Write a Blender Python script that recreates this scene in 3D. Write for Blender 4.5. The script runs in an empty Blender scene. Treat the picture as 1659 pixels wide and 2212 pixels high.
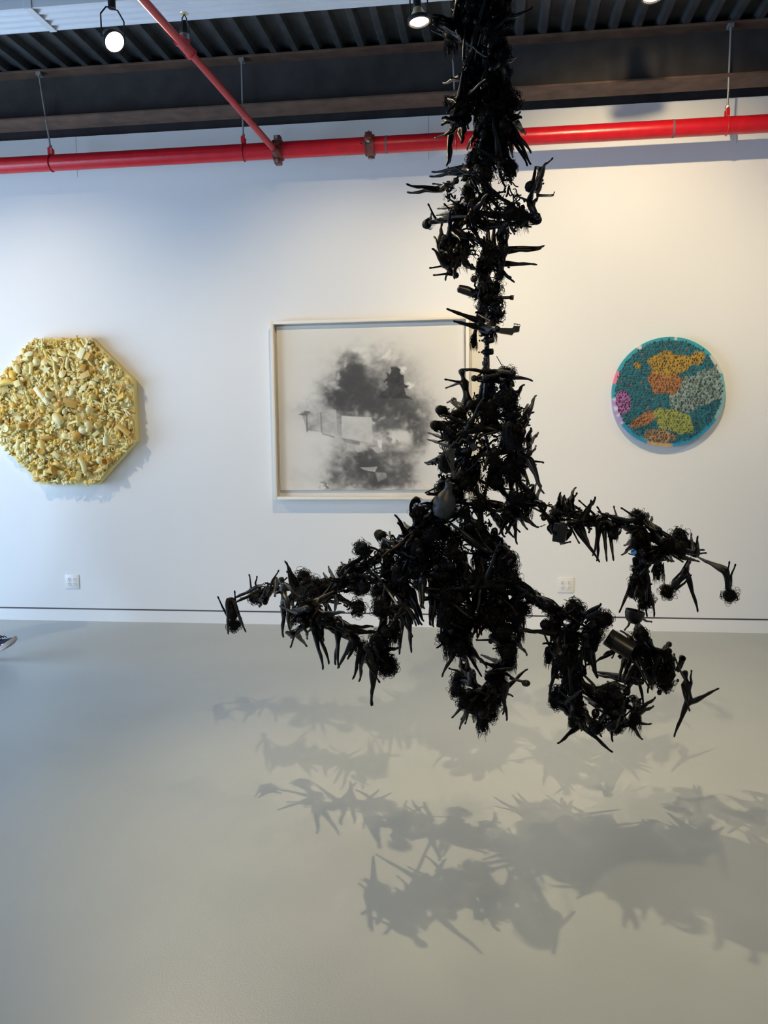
import bpy, bmesh, math, random
import numpy as np
from mathutils import Vector, Matrix, Euler, Quaternion
random.seed(7); rng = np.random.default_rng(7)
PI = math.pi
R = math.radians
scene = bpy.context.scene
COL = scene.collection

# ------------------------------------------------------------------ camera
FPX, H = 1840.0, 1.5
YAW, PITCH, ROLL = 0.12922, 0.09579, -0.01192
camd = bpy.data.cameras.new('camera'); cam = bpy.data.objects.new('camera', camd); COL.objects.link(cam)
camd.sensor_fit = 'VERTICAL'; camd.sensor_height = 24.0; camd.lens = FPX * 24.0 / 2212.0
camd.clip_start = 0.05; camd.clip_end = 100
CM = Matrix.Rotation(YAW, 3, 'Z') @ Matrix.Rotation(PI/2 - PITCH, 3, 'X') @ Matrix.Rotation(ROLL, 3, 'Z')
cam.matrix_world = Matrix.Translation((0, 0, H)) @ CM.to_4x4()
scene.camera = cam
CMi = CM.transposed()
def ray(x, y): return CM @ Vector(((x - 829.5)/FPX, -(y - 1106)/FPX, -1))
def at(x, y, Y):
    d = ray(x, y); return Vector((0, 0, H)) + d*(Y/d.y)
def on_floor(x, y):
    d = ray(x, y); return Vector((0, 0, H)) + d*(-H/d.z)
def proj(p):
    q = CMi @ (Vector(p) - Vector((0, 0, H))); return 829.5 - FPX*q.x/q.z, 1106 + FPX*q.y/q.z

# ------------------------------------------------------------------ world, exposure
w = bpy.data.worlds.new('sky'); scene.world = w; w.use_nodes = True
bg = w.node_tree.nodes['Background']; bg.inputs[0].default_value = (0.50, 0.71, 1.0, 1); bg.inputs[1].default_value = 11.0
vs = scene.view_settings
vs.view_transform = 'Standard'; vs.look = 'None'; vs.gamma = 1; vs.use_curve_mapping = False; vs.exposure = 0.0
LAMP_E = 0.55

def portal(loc, rot, sx, sy):
    l = bpy.data.lights.new('window_portal', 'AREA'); l.shape = 'RECTANGLE'; l.size = sx; l.size_y = sy
    l.cycles.is_portal = True
    o = bpy.data.objects.new('window_portal', l); COL.objects.link(o); o.location = loc; o.rotation_euler = rot
portal((-6.1, 2.2, 1.4), (0, R(-90), 0), 2.2, 6.4)

# ------------------------------------------------------------------ materials
def nmat(name, col, rough=0.6, metal=0.0, noise=0.0, nscale=20, bump=0.0, bscale=60, spec=None, emit=None, coat=0):
    m = bpy.data.materials.new(name); m.use_nodes = True
    nt = m.node_tree; b = nt.nodes['Principled BSDF']
    b.inputs['Base Color'].default_value = (*col, 1); b.inputs['Roughness'].default_value = rough; b.inputs['Metallic'].default_value = metal
    if spec is not None: b.inputs['Specular IOR Level'].default_value = spec
    if coat: b.inputs['Coat Weight'].default_value = coat
    if emit: b.inputs['Emission Color'].default_value = (*emit[0], 1); b.inputs['Emission Strength'].default_value = emit[1]
    tc = nt.nodes.new('ShaderNodeTexCoord')
    if noise:
        n = nt.nodes.new('ShaderNodeTexNoise'); n.inputs['Scale'].default_value = nscale; n.inputs['Detail'].default_value = 5
        nt.links.new(tc.outputs['Object'], n.inputs['Vector'])
        mp = nt.nodes.new('ShaderNodeMapRange'); mp.inputs[1].default_value = .3; mp.inputs[2].default_value = .7
        mp.inputs[3].default_value = 1-noise; mp.inputs[4].default_value = 1+noise
        nt.links.new(n.outputs[0], mp.inputs[0])
        mx = nt.nodes.new('ShaderNodeVectorMath'); mx.operation = 'SCALE'; mx.inputs[0].default_value = col
        nt.links.new(mp.outputs[0], mx.inputs['Scale']); nt.links.new(mx.outputs[0], b.inputs['Base Color'])
    if bump:
        n2 = nt.nodes.new('ShaderNodeTexNoise'); n2.inputs['Scale'].default_value = bscale; n2.inputs['Detail'].default_value = 4
        nt.links.new(tc.outputs['Object'], n2.inputs['Vector'])
        bp = nt.nodes.new('ShaderNodeBump'); bp.inputs['Strength'].default_value = bump; bp.inputs['Distance'].default_value = .01
        nt.links.new(n2.outputs[0], bp.inputs['Height']); nt.links.new(bp.outputs[0], b.inputs['Normal'])
    return m
def attr_mat(name, rough=.6, attr='Col'):
    m = nmat(name, (1, 1, 1), rough); nt = m.node_tree
    a = nt.nodes.new('ShaderNodeAttribute'); a.attribute_name = attr
    nt.links.new(a.outputs['Color'], nt.nodes['Principled BSDF'].inputs['Base Color']); return m
def ramp_mat(name, cols, source, rough=.55):
    m = nmat(name, cols[0], rough); nt = m.node_tree
    if source == 'island': s = nt.nodes.new('ShaderNodeNewGeometry').outputs['Random Per Island']
    else: s = nt.nodes.new('ShaderNodeObjectInfo').outputs['Random']
    r = nt.nodes.new('ShaderNodeValToRGB'); e = r.color_ramp.elements; r.color_ramp.interpolation = 'CONSTANT'
    e[0].position = 0; e[0].color = (*cols[0], 1); e[1].position = 1/len(cols); e[1].color = (*cols[1], 1)
    for i, c in enumerate(cols[2:], 2):
        x = e.new(i/len(cols)); x.color = (*c, 1)
    nt.links.new(s, r.inputs[0]); nt.links.new(r.outputs[0], nt.nodes['Principled BSDF'].inputs['Base Color']); return m

M = {}
M['wall'] = nmat('painted_wall', (.80, .79, .78), .75, bump=.06, bscale=300)
M['base'] = nmat('painted_skirting', (.82, .81, .80), .55)
M['gap'] = nmat('shadow_gap', (.12, .11, .12), .9)
M['floor'] = nmat('grey_floor_paint', (.375, .405, .405), .34, noise=.04, nscale=1.6, bump=.06, bscale=160, spec=.5)
M['deck'] = nmat('steel_deck', (.05, .055, .058), .55, .3, noise=.25, nscale=9)
M['beam'] = nmat('beam_primer', (.032, .027, .026), .7, noise=.35, nscale=7)
M['flange'] = nmat('beam_rust_primer', (.10, .055, .035), .7, noise=.35, nscale=9)
M['white_metal'] = nmat('white_metal', (.68, .70, .74), .45)
M['black_metal'] = nmat('black_metal', (.015, .015, .016), .45)
M['red'] = nmat('red_pipe_paint', (.55, .008, .018), .28, noise=.12, nscale=14, bump=.1, bscale=120)
M['red2'] = nmat('red_branch_paint', (.48, .035, .045), .4, noise=.1, nscale=14)
M['brown'] = nmat('brown_coupling', (.16, .035, .025), .5, noise=.2, nscale=40)
M['steel'] = nmat('zinc_steel', (.42, .42, .42), .35, .8)
M['galv'] = nmat('threaded_rod', (.30, .30, .30), .5, .5)
M['brass'] = nmat('pale_brass', (.75, .66, .42), .3, .6)
M['doll'] = nmat('black_painted_plastic', (.0035, .0035, .0042), .42, noise=.5, nscale=30, spec=.16)
M['hair'] = nmat('black_synthetic_hair', (.0025, .0025, .003), .6, spec=.08)
M['prop'] = nmat('black_painted_prop', (.008, .008, .009), .38, noise=.4, nscale=25, spec=.25)
M['grey_prop'] = nmat('worn_black_paint', (.016, .019, .023), .5, noise=.5, nscale=60, spec=.25)
M['blue'] = nmat('blue_plastic', (.04, .20, .55), .4)
M['frame'] = nmat('white_frame', (.84, .77, .66), .45)
M['mat_board'] = nmat('frame_backing', (.80, .78, .74), .8)
M['plate'] = nmat('white_plastic', (.80, .78, .76), .35)
M['slot'] = nmat('dark_slot', (.03, .025, .02), .8)
M['yboard'] = nmat('pale_yellow_board', (.84, .68, .26), .55, noise=.06, nscale=6)
YC = [(.82, .63, .20), (.86, .72, .30), (.84, .58, .12), (.87, .76, .38), (.68, .42, .10), (.84, .68, .26), (.88, .80, .46), (.80, .67, .27)]
M['ytoy'] = ramp_mat('yellow_painted_toys', YC, 'object', .42)
M['ybits'] = ramp_mat('yellow_painted_bits', YC, 'island', .5)
M['navy'] = nmat('navy_canvas', (.018, .018, .045), .85, bump=.3, bscale=600)
M['rubber'] = nmat('pale_rubber_sole', (.62, .52, .44), .6)
M['lace'] = nmat('dark_lace', (.012, .014, .03), .8)
M['cloth'] = nmat('dark_trousers', (.03, .03, .035), .9)
M['shirt'] = nmat('grey_shirt', (.20, .21, .22), .9)
M['skin'] = nmat('skin', (.50, .32, .24), .5)
M['hair2'] = nmat('brown_hair', (.05, .03, .02), .6)

# glass pane: mostly clear with a little reflection
m = bpy.data.materials.new('clear_glazing'); m.use_nodes = True; nt = m.node_tree
for n in list(nt.nodes):
    if n.type != 'OUTPUT_MATERIAL': nt.nodes.remove(n)
out = nt.nodes['Material Output']; tr = nt.nodes.new('ShaderNodeBsdfTransparent'); gl = nt.nodes.new('ShaderNodeBsdfGlossy')
gl.inputs['Roughness'].default_value = .02
mx = nt.nodes.new('ShaderNodeMixShader'); mx.inputs[0].default_value = .035; nt.links.new(tr.outputs[0], mx.inputs[1]); nt.links.new(gl.outputs[0], mx.inputs[2]); nt.links.new(mx.outputs[0], out.inputs[0])
M['glass'] = m

# ------------------------------------------------------------------ mesh helpers
class MB:
    def __init__(s): s.v = []; s.f = []
    def add(s, vs, fs, mat=None):
        b = len(s.v)
        if mat is not None: vs = [mat @ Vector(v) for v in vs]
        s.v += [tuple(v) for v in vs]; s.f += [tuple(i + b for i in f) for f in fs]; return s
    def box(s, x0, y0, z0, x1, y1, z1, mat=None, c=0.0):
        if c <= 0:
            vs = [(x, y, z) for z in (z0, z1) for y in (y0, y1) for x in (x0, x1)]
            fs = [(0, 2, 3, 1), (4, 5, 7, 6), (0, 1, 5, 4), (2, 6, 7, 3), (0, 4, 6, 2), (1, 3, 7, 5)]
            return s.add(vs, fs, mat)
        bm = bmesh.new(); bmesh.ops.create_cube(bm, size=1)
        for v in bm.verts: v.co = Vector(((x0+x1)/2 + v.co.x*(x1-x0), (y0+y1)/2 + v.co.y*(y1-y0), (z0+z1)/2 + v.co.z*(z1-z0)))
        bmesh.ops.bevel(bm, geom=bm.edges[:], offset=c, segments=2, affect='EDGES', profile=.5)
        bm.verts.index_update(); s.add([v.co.copy() for v in bm.verts], [[v.index for v in f.verts] for f in bm.faces], mat); bm.free(); return s
    def lathe(s, prof, n=20, mat=None, cap=True):
        vs = []; fs = []
        for r, z in prof:
            for i in range(n): a = 2*PI*i/n; vs.append((r*math.cos(a), r*math.sin(a), z))
        for k in range(len(prof)-1):
            for i in range(n): j = (i+1) % n; fs.append((k*n+i, k*n+j, (k+1)*n+j, (k+1)*n+i))
        if cap: fs.append(tuple(range(n-1, -1, -1))); fs.append(tuple((len(prof)-1)*n + i for i in range(n)))
        return s.add(vs, fs, mat)
    def ball(s, c, r, sx=1, sy=1, sz=1, n=10, mat=None):
        prof = [(max(1e-4, math.sin(PI*k/n)), -math.cos(PI*k/n)) for k in range(n+1)]
        mm = Matrix.Translation(c) @ Matrix.Diagonal((r*sx, r*sy, r*sz, 1))
        return s.lathe(prof, max(8, n+2), (mat @ mm) if mat is not None else mm, cap=False)
    def tube(s, pts, r, n=8, caps=True):
        pts = [Vector(p) for p in pts]; rs = r if isinstance(r, (list, tuple)) else [r]*len(pts)
        vs = []; fs = []; t = (pts[1]-pts[0]).normalized()
        u = t.orthogonal().normalized()
        for k, p in enumerate(pts):
            if 0 < k < len(pts)-1: t = (pts[k+1]-pts[k-1])
            elif k: t = pts[k]-pts[k-1]
            if t.length < 1e-9: t = Vector((0, 0, 1))
            t = t.normalized(); u = (u - t*u.dot(t))
            u = u.normalized() if u.length > 1e-6 else t.orthogonal().normalized()
            q = t.cross(u)
            for i in range(n):
                a = 2*PI*i/n; vs.append(p + (u*math.cos(a) + q*math.sin(a))*rs[k])
        for k in range(len(pts)-1):
            for i in range(n): j = (i+1) % n; fs.append((k*n+i, k*n+j, (k+1)*n+j, (k+1)*n+i))
        if caps: fs.append(tuple(range(n-1, -1, -1))); fs.append(tuple((len(pts)-1)*n + i for i in range(n)))
        return s.add(vs, fs)
    def cyl(s, a, b, r, n=12, r2=None): return s.tube([a, b], [r, r if r2 is None else r2], n)
    def mesh(s, name, mat=None, smooth=False):
        me = bpy.data.meshes.new(name); me.from_pydata(s.v, [], s.f); me.update()
        if mat: me.materials.append(mat)
        if smooth is True: me.polygons.foreach_set('use_smooth', [True]*len(me.polygons))
        elif smooth:
            me.polygons.foreach_set('use_smooth', [True]*len(me.polygons)); me.set_sharp_from_angle(angle=R(smooth))
        return me
    def build(s, name, mat, parent=None, smooth=40, loc=None, rot=None):
        return obj(name, s.mesh(name, mat, smooth), parent, loc, rot)
def obj(name, me, parent=None, loc=None, rot=None):
    o = bpy.data.objects.new(name, me); COL.objects.link(o)
    if loc is not None: o.location = loc
    if rot is not None: o.rotation_euler = rot
    if parent: o.parent = parent
    return o
def empty(name, loc, rot=(0, 0, 0)):
    o = bpy.data.objects.new(name, None); COL.objects.link(o); o.location = loc; o.rotation_euler = rot; o.empty_display_size = .1; return o
def tag(o, label=None, cat=None, group=None, kind=None):
    if label: o['label'] = label
    if cat: o['category'] = cat
    if group: o['group'] = group
    if kind: o['kind'] = kind
    return o
def T(v): return Matrix.Translation(v)
def setw(o, W, PW): o.matrix_parent_inverse = PW.inverted(); o.matrix_basis = W   # place in world coordinates under a parent standing at PW

# ------------------------------------------------------------------ the setting
WY, WT = 6.374, 3.75          # back wall plane, top of its white face
XL, XR, YF, DZ = -6.1, 4.6, -5.1, 4.10
f = MB().box(XL, YF, -.1, XR, WY+.3, 0).build('floor', M['floor'], smooth=False); tag(f, kind='structure')
b = MB().box(XL, WY, .105, XR, WY+.15, WT)
wb = b.build('wall_back', M['wall'], smooth=False); tag(wb, kind='structure')
g = MB().box(XL, WY+.012, .09, XR, WY+.15, .107).build('trim_1', M['gap'], smooth=False); tag(g, kind='structure')
g = MB().box(XL, WY, 0, XR, WY+.15, .092).build('baseboard_back', M['base'], smooth=False); tag(g, kind='structure')
# dark-coloured panel standing in for the dim recess behind the beam, above the white face
g = MB().box(XL, WY+.02, WT, XR, WY+.15, DZ+.3).build('trim_2', M['beam'], smooth=False); tag(g, kind='structure')
# hairline joints in the drywall strip above the pipe
for i, x in enumerate((163, 925, 1591)):
    p = at(x, 290, WY)
    j = MB().box(p.x-.002, WY-.0015, 3.45, p.x+.002, WY+.001, WT-.002).build('drywall_joint', nmat('joint_grey', (.60, .60, .60), .9) if i == 0 else bpy.data.materials['joint_grey'], wb, smooth=False)
# corrugated steel deck
prof = []; x = XL
while x < XR:
    prof += [(x, 0), (x+.040, 0), (x+.058, .042), (x+.134, .042)]; x += .1524
b = MB(); n = len(prof)
vs = [(px, yy, DZ+pz) for yy in (YF, WY+.3) for px, pz in prof]
b.add(vs, [(i, i+1, n+i+1, n+i) for i in range(n-1)])
b.box(XL, YF, DZ+.06, XR, WY+.3, DZ+.2)
tag(b.build('ceiling', M['deck'], smooth=False), kind='structure')
tag(MB().box(XR, YF, 0, XR+.15, WY+.15, DZ+.05).build('wall_right', M['wall'], smooth=False), kind='structure')
# left wall and front wall with large street windows
b = MB().box(XL-.15, YF, 0, XL, WY+.15, .3).box(XL-.15, YF, 2.5, XL, WY+.15, DZ+.05).box(XL-.15, 5.4, .3, XL, WY+.15, 2.5).box(XL-.15, YF, .3, XL, -1.0, 2.5)
tag(b.build('wall_left', M['wall'], smooth=False), kind='structure')
tag(MB().box(XL, YF-.15, 0, XR, YF, DZ+.05).build('wall_front', M['wall'], smooth=False), kind='structure')
b = MB()
for yy in (-1.0, 1.1, 3.2, 5.34): b.box(XL-.1, yy, .3, XL-.04, yy+.06, 2.5)
b.box(XL-.1, -1, .3, XL-.04, 5.4, .36).box(XL-.1, -1, 2.44, XL-.04, 5.4, 2.5)
wn = b.build('window_1', M['black_metal'], smooth=False); tag(wn, kind='structure')
MB().box(XL-.075, -1, .3, XL-.068, 5.4, 2.5).build('pane', M['glass'], wn, smooth=False)

# ------------------------------------------------------------------ steel beam along the wall
bm_ = empty('steel_beam', (-.7, 6.12, 3.76)); tag(bm_, 'dark steel I-beam running along the top of the white wall, brown flanges', 'beam')
def B(mb, name, mat, parent, smooth=False):   # build in world coordinates under a located parent
    o = mb.build(name, mat, parent, smooth); o.matrix_parent_inverse = Matrix.Translation(-parent.location) if parent.rotation_euler == Euler((0, 0, 0)) else parent.matrix_world.inverted(); return o
B(MB().box(XL, 6.0, 3.76, XR, 6.24, 3.775, c=.003), 'bottom_flange', M['flange'], bm_)
B(MB().box(XL, 6.114, 3.775, XR, 6.126, 4.083), 'web', M['beam'], bm_)
B(MB().box(XL, 6.0, 4.083, XR, 6.24, 4.0995, c=.003), 'top_flange', M['flange'], bm_)

# ------------------------------------------------------------------ white grooved trough under the deck
tr_ = empty('ceiling_trough', (-1, 5.1, 4.0)); tag(tr_, 'white grooved metal trough under the dark corrugated ceiling, upper left', 'trough')
b = MB(); sx = at(86, 45, 5.1).x
for k in range(2):
    x0, x1 = ((XL, sx-.012), (sx+.012, 3.2))[k]
    y = 4.97
    pr = [(4.97, 4.099), (4.97, 4.0)]
    for i in range(4): pr += [(4.985+i*.07, 4.0), (4.995+i*.07, 4.014), (5.030+i*.07, 4.014), (5.040+i*.07, 4.0)]
    pr += [(5.262, 4.0), (5.262, 4.099)]
    mb = MB(); n = len(pr)
    mb.add([(xx, yy, zz) for xx in (x0, x1) for yy, zz in pr], [(i, n+i, n+i+1, i+1) for i in range(n-1)] + [tuple(range(n)), tuple(range(2*n-1, n-1, -1))])
    B(mb, 'trough_panel', M['white_metal'], tr_)
B(MB().box(sx-.022, 4.965, 3.994, sx+.022, 5.266, 4.0).box(sx-.022, 4.964, 4.0, sx+.022, 4.97, 4.09), 'joint_strap', M['white_metal'], tr_)

# ------------------------------------------------------------------ red sprinkler main with branch
PY, PZ, PR = 6.05, 3.462, .0565
sp = empty('sprinkler_pipe', (-.7, PY, PZ)); tag(sp, 'thick glossy red sprinkler main with thin branch, hung from rods below the beam', 'pipe')
B(MB().tube([(XL+.02, PY, PZ), (-3, PY, PZ), (0, PY, PZ), (XR-.02, PY, PZ)], PR, 32), 'main_pipe', M['red'], sp, 40)
for x, big in ((597, 1), (797, 0)):
    cx = at(x, 330 if big else 320, PY-.05).x
    mb = MB().tube([(cx-.030, PY, PZ), (cx-.030, PY, PZ), (cx+.030, PY, PZ)], PR+.009, 28)
    mb.tube([(cx-.032, PY, PZ), (cx-.024, PY, PZ)], PR+.014, 28); mb.tube([(cx+.024, PY, PZ), (cx+.032, PY, PZ)], PR+.014, 28)
    tilt = R(0 if big else 62)
    for s in (1, -1):
        mm = T((cx, PY, PZ)) @ Matrix.Rotation(tilt, 4, 'X') @ T((0, 0, s*(PR+.020)))
        mb.box(-.024, -.03, -.02, .024, .03, .02, mm, c=.006)
    c = B(mb, 'coupling', M['brown'], sp, 40)
    mb = MB()
    for s in (1, -1):
        mm = T((cx, PY, PZ)) @ Matrix.Rotation(tilt, 4, 'X') @ T((0, 0, s*(PR+.024)))
        mb.tube([mm @ Vector((0, -.048, 0)), mm @ Vector((0, .048, 0))], .0065, 6); mb.tube([mm @ Vector((0, -.045, 0)), mm @ Vector((0, -.032, 0))], .012, 6)
    B(mb, 'bolt', M['steel'], c, 30)
# painted joint marks
for x in (833, 1456):
    cx = at(x, 310, PY-.05).x
    B(MB().tube([(cx-.006, PY, PZ), (cx+.006, PY, PZ)], PR+.0012, 28), 'joint_mark', M['gap'], sp, 40)
J = at(597, 328, PY-PR); Bt = at(400, 101, 4.95); Tp = at(310, 0, 4.3)
dirp = (Tp-Bt).normalized(); End = Tp + dirp*4.6
B(MB().tube([J+Vector((0, .02, 0)), Bt, Tp, End], .0215, 16), 'branch_pipe', M['red2'], sp, 40)
B(MB().tube([J-(J-Bt).normalized()*.04, J+(J-Bt).normalized()*.01], [.026, .032], 14), 'branch_outlet', M['brown'], sp, 40)
mb = MB()
mb.tube([Bt-(J-Bt).normalized()*.055, Bt+(J-Bt).normalized()*.065], .030, 16); mb.tube([Bt-(J-Bt).normalized()*.062, Bt-(J-Bt).normalized()*.045], .034, 16); mb.tube([Bt+(J-Bt).normalized()*.052, Bt+(J-Bt).normalized()*.068], .034, 16)
mb.tube([Bt, Bt+Vector((0, 0, .036))], .028, 14)
B(mb, 'tee_fitting', M['red2'], sp, 40)
sh = MB(); b0 = Bt+Vector((0, 0, .05))
sh.tube([b0+Vector((0, 0, .018)), b0+Vector((0, 0, .035)), b0+Vector((0, 0, .065)), b0+Vector((0, 0, .090))], [.031, .033, .027, .017], 8)
for s in (1, -1): sh.tube([b0+Vector((s*.014, 0, .08)), b0+Vector((s*.013, 0, .105)), b0+Vector((0, 0, .128))], .0035, 6)
h = B(sh, 'sprinkler_head', M['black_metal'], sp, 30)
B(MB().tube([b0-Vector((0, 0, .018)), b0+Vector((0, 0, .022))], .0275, 14), 'collar', M['steel'], h, 30)
B(MB().lathe([(.003, .126), (.022, .129), (.024, .132), (.004, .134)], 16, T(b0)), 'deflector', M['brass'], h, 30)
for x, y in ((110, 325), (526, 300), (985, 290), (1571, 235)):
    cx = at(x, y, PY).x; dx = {110: -.045, 526: .012, 985: -.02, 1571: 0}[x]
    rod = MB().tube([(cx+dx, 6.012, 4.075), (cx, PY-.005, PZ+PR+.05)], .0065, 8); rod.box(cx+dx-.018, 6.0, 4.06, cx+dx+.018, 6.05, 4.083)
    hg = B(rod, 'hanger_rod', M['galv'], sp, 30)
    mb = MB().tube([(cx, PY+(PR+.004)*math.sin(a), PZ+(PR+.004)*math.cos(a)) for a in [2*PI*i/24 for i in range(25)]], .004, 6, False)
    mb.box(cx-.011, PY-.030, PZ+PR+.0, cx+.011, PY-.024, PZ+PR+.045, Matrix.Identity(4)).box(cx-.011, PY+.024, PZ+PR, cx+.011, PY+.03, PZ+PR+.045)
    mb.tube([(cx, PY-.028, PZ+PR+.04), (cx, PY, PZ+PR+.062), (cx, PY+.028, PZ+PR+.04)], .006, 6)
    B(mb, 'hanger_ring', M['red'], hg, 40)
    B(MB().tube([(cx, PY-.005, PZ+PR+.05), (cx, PY-.005, PZ+PR+.066)], .013, 6), 'nut', M['steel'], hg, 30)

# ------------------------------------------------------------------ track lighting
trk = MB().box(XL+.3, 4.88, 4.03, 3.6, 4.915, 4.075, c=.004).build('lighting_track', M['black_metal']); tag(trk, 'black lighting track rail under the dark ceiling in front of the white trough', 'track')
trk2 = MB().box(XL+.3, 4.08, 4.03, 3.6, 4.115, 4.075, c=.004).build('lighting_track', M['black_metal']); tag(trk2, 'black lighting track rail nearer the viewer, above the top edge of the photo', 'track')
trk3 = MB().box(XL+.3, .5, 4.03, 3.6, .535, 4.075, c=.004).build('lighting_track', M['black_metal']); tag(trk3, 'black lighting track rail over the middle of the room, out of view', 'track')
for i, t_ in enumerate((trk, trk2, trk3)):
    y = (4.8975, 4.0975, .5175)[i]; mb = MB()
    for x in np.arange(XL+.6, 3.6, 1.2): mb.cyl((x, y, 4.07), (x, y, 4.103), .006, 6)
    B(mb, 'mounting_clip', M['black_metal'], t_)
bulb_off = nmat('lamp_glass', (.9, .85, .7), .2, emit=((1, .86, .62), 6))
bulb_on = nmat('lamp_glass_bright', (1, 1, 1), .2, emit=((1, .86, .60), 40))
def lamp(top, head, aim, label, power, ang=60, color=(1, .79, .47), blend=1.0, kind='cone', bright=False, radius=.05):
    """top: where it clips on the track; head: centre of the lamp; aim: point it shines at"""
    t = empty('track_spotlight', top); tag(t, label, 'lamp', 'track spotlights' if False else None)
    top = Vector(top); head = Vector(head); d = (Vector(aim)-head).normalized()
    q = d.to_track_quat('-Z', 'Y').to_matrix().to_4x4(); mm = T(head) @ q
    yt = Vector((top.x, top.y, min(top.z-.05, head.z+.175)))
    B(MB().cyl(top, yt, .022, 14).box(top.x-.035, top.y-.018, top.z-.012, top.x+.035, top.y+.018, top.z+.012), 'stem', M['black_metal'], t, 30)
    side = (q @ Vector((1, 0, 0))); side.z = 0; side = side.normalized()
    r = .072
    pts = [head+side*r*s_ + Vector((0, 0, 0)) for s_ in (1,)] + [head+side*r+(yt-head)*.35, head+side*r+(yt-head)*.72, yt+side*.035, yt, yt-side*.035, head-side*r+(yt-head)*.72, head-side*r+(yt-head)*.35, head-side*r]
    B(MB().tube(pts, .0045, 6), 'yoke', M['black_metal'], t, 30)
    hs = B(MB().lathe([(.018, .115), (.022, .11), (.024, .07), (.030, .06)], 20, mm), 'socket', M['black_metal'], t, 30)
    B(MB().lathe([(.064, .004), (.064, -.016), (.055, -.018), (.055, .0)], 28, mm, cap=False), 'ring', M['black_metal'], t, 30)
    B(MB().lathe([(.026, .062), (.028, .05), (.045, .02), (.062, .003), (.056, .0)], 24, mm, cap=False), 'reflector', M['brass'], t, 30)
    pr = [(.001, -.026), (.02, -.024), (.04, -.017), (.052, -.008), (.054, .0)]
    B(MB().lathe(pr, 24, mm, cap=False), 'bulb', bulb_on if bright else bulb_off, t, True)
    l = bpy.data.lights.new('spot_beam', 'SPOT'); l.energy = power*LAMP_E; l.color = color; l.spot_size = R(ang); l.spot_blend = blend; l.shadow_soft_size = radius
    lo = bpy.data.objects.new('spot_beam', l); COL.objects.link(lo); lo.parent = t; setw(lo, T(head+d*.035) @ q, T(top))
    return t
L1 = at(245, 88, 4.9); L2 = at(905, 42, 4.9); L3 = at(1411, -14, 4.9)
lamp((L1.x, 4.8975, 4.03), L1, (1.1, 2.4, 0.3), 'glowing track spotlight turned towards the viewer, under the white trough at upper left', 760, 84, bright=True, radius=.018)
lamp((L2.x, 4.8975, 4.03), L2, (L2.x+.4, 4.6, 0), 'small spotlight pointing straight down just left of the hanging doll sculpture', 110, 90)
lamp((L3.x, 4.8975, 4.03), L3, (L3.x+.4, 4.2, 0), 'spotlight cut off by the top edge of the photo, right of the sculpture', 210, 90)
# wall washers just above the photo's top edge
for x, ax, az, pw, ang, lab in ((-4.3, -3.2, 1.55, 290, 70, 'spotlight above the frame lighting the yellow octagon'),
                           (-.7, -1.0, 1.35, 300, 84, 'spotlight above the frame lighting the framed drawing'),
                           (.75, .95, 2.45, 430, 85, 'spotlight above the frame making the warm pool on the wall'),
                           (3.2, 2.5, 1.2, 200, 80, 'spotlight above the frame lighting the wall right of the disc')):
    lamp((x, 4.0975, 4.03), (x, 4.12, 3.84), (ax, WY, az), lab, pw, ang, radius=.025)
lamp((.2, .5175, 4.03), (.2, .54, 3.84), (-.1, 3.6, .4), 'spotlight over the middle of the room aimed at the hanging sculpture', 650, 60, radius=.03)

# ------------------------------------------------------------------ yellow octagon relief
OC = at(141, 890, WY-.075); OR_ = .565       # centre of the board front, half flat-to-flat
oc = empty('octagon_relief', (OC.x, WY, OC.z)); tag(oc, 'yellow octagonal wall relief crusted with painted toys and trinkets, cut by left edge', 'artwork')
def octa(r, y): return [(OC.x + r/math.cos(PI/8)*math.cos(PI/8+i*PI/4), y, OC.z + r/math.cos(PI/8)*math.sin(PI/8+i*PI/4)) for i in range(8)]
mb = MB(); mb.add(octa(OR_, WY-.075) + octa(OR_, WY-.002), [tuple(range(7, -1, -1)), tuple(range(8, 16))] + [(i, (i+1) % 8, 8+(i+1) % 8, 8+i) for i in range(8)])
B(mb, 'board', M['yboard'], oc)
def oin(x, z, r):
    return all((x*math.cos(i*PI/4) + z*math.sin(i*PI/4)) < r for i in range(8))
# toy prototypes, about 5 cm, lying with +Z out of the board
def P_bottle(): return MB().lathe([(.004, -.032), (.014, -.031), (.015, -.005), (.013, .006), (.006, .014), (.006, .022), (.008, .023), (.008, .031), (.003, .032)], 12)
def P_cup(): return MB().lathe([(.010, 0), (.013, .001), (.017, .03), (.015, .03), (.011, .004), (.002, .004)], 14)
def P_ball(): return MB().ball((0, 0, 0), .016, n=8)
def P_egg(): return MB().ball((0, 0, 0), .017, sz=1.5, n=9)
def P_block(): return MB().box(-.015, -.015, -.012, .015, .015, .012, c=.002)
def P_box(): return MB().box(-.028, -.016, -.006, .028, .016, .006, c=.002)
def P_ring():
    return MB().tube([(.018*math.cos(a), .018*math.sin(a), 0) for a in [2*PI*i/18 for i in range(19)]], .004, 6, False)
def P_cap(): return MB().lathe([(.014, 0), (.017, .001), (.017, .009), (.015, .011), (.012, .011), (.011, .008), (.002, .008)], 16)
def P_spoon(): return MB().tube([(-.035, 0, 0), (0, 0, .002), (.02, 0, .001)], [.003, .0025, .003], 6).ball((.03, 0, 0), .013, sx=1.2, sz=.3, n=6)
def P_star():
    vs = []
    for z in (-.004, .004):
        for i in range(10): r = .024 if i % 2 == 0 else .011; vs.append((r*math.cos(i*PI/5), r*math.sin(i*PI/5), z))
    return MB().add(vs, [tuple(range(9, -1, -1)), tuple(range(10, 20))] + [(i, (i+1) % 10, 10+(i+1) % 10, 10+i) for i in range(10)])
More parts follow.
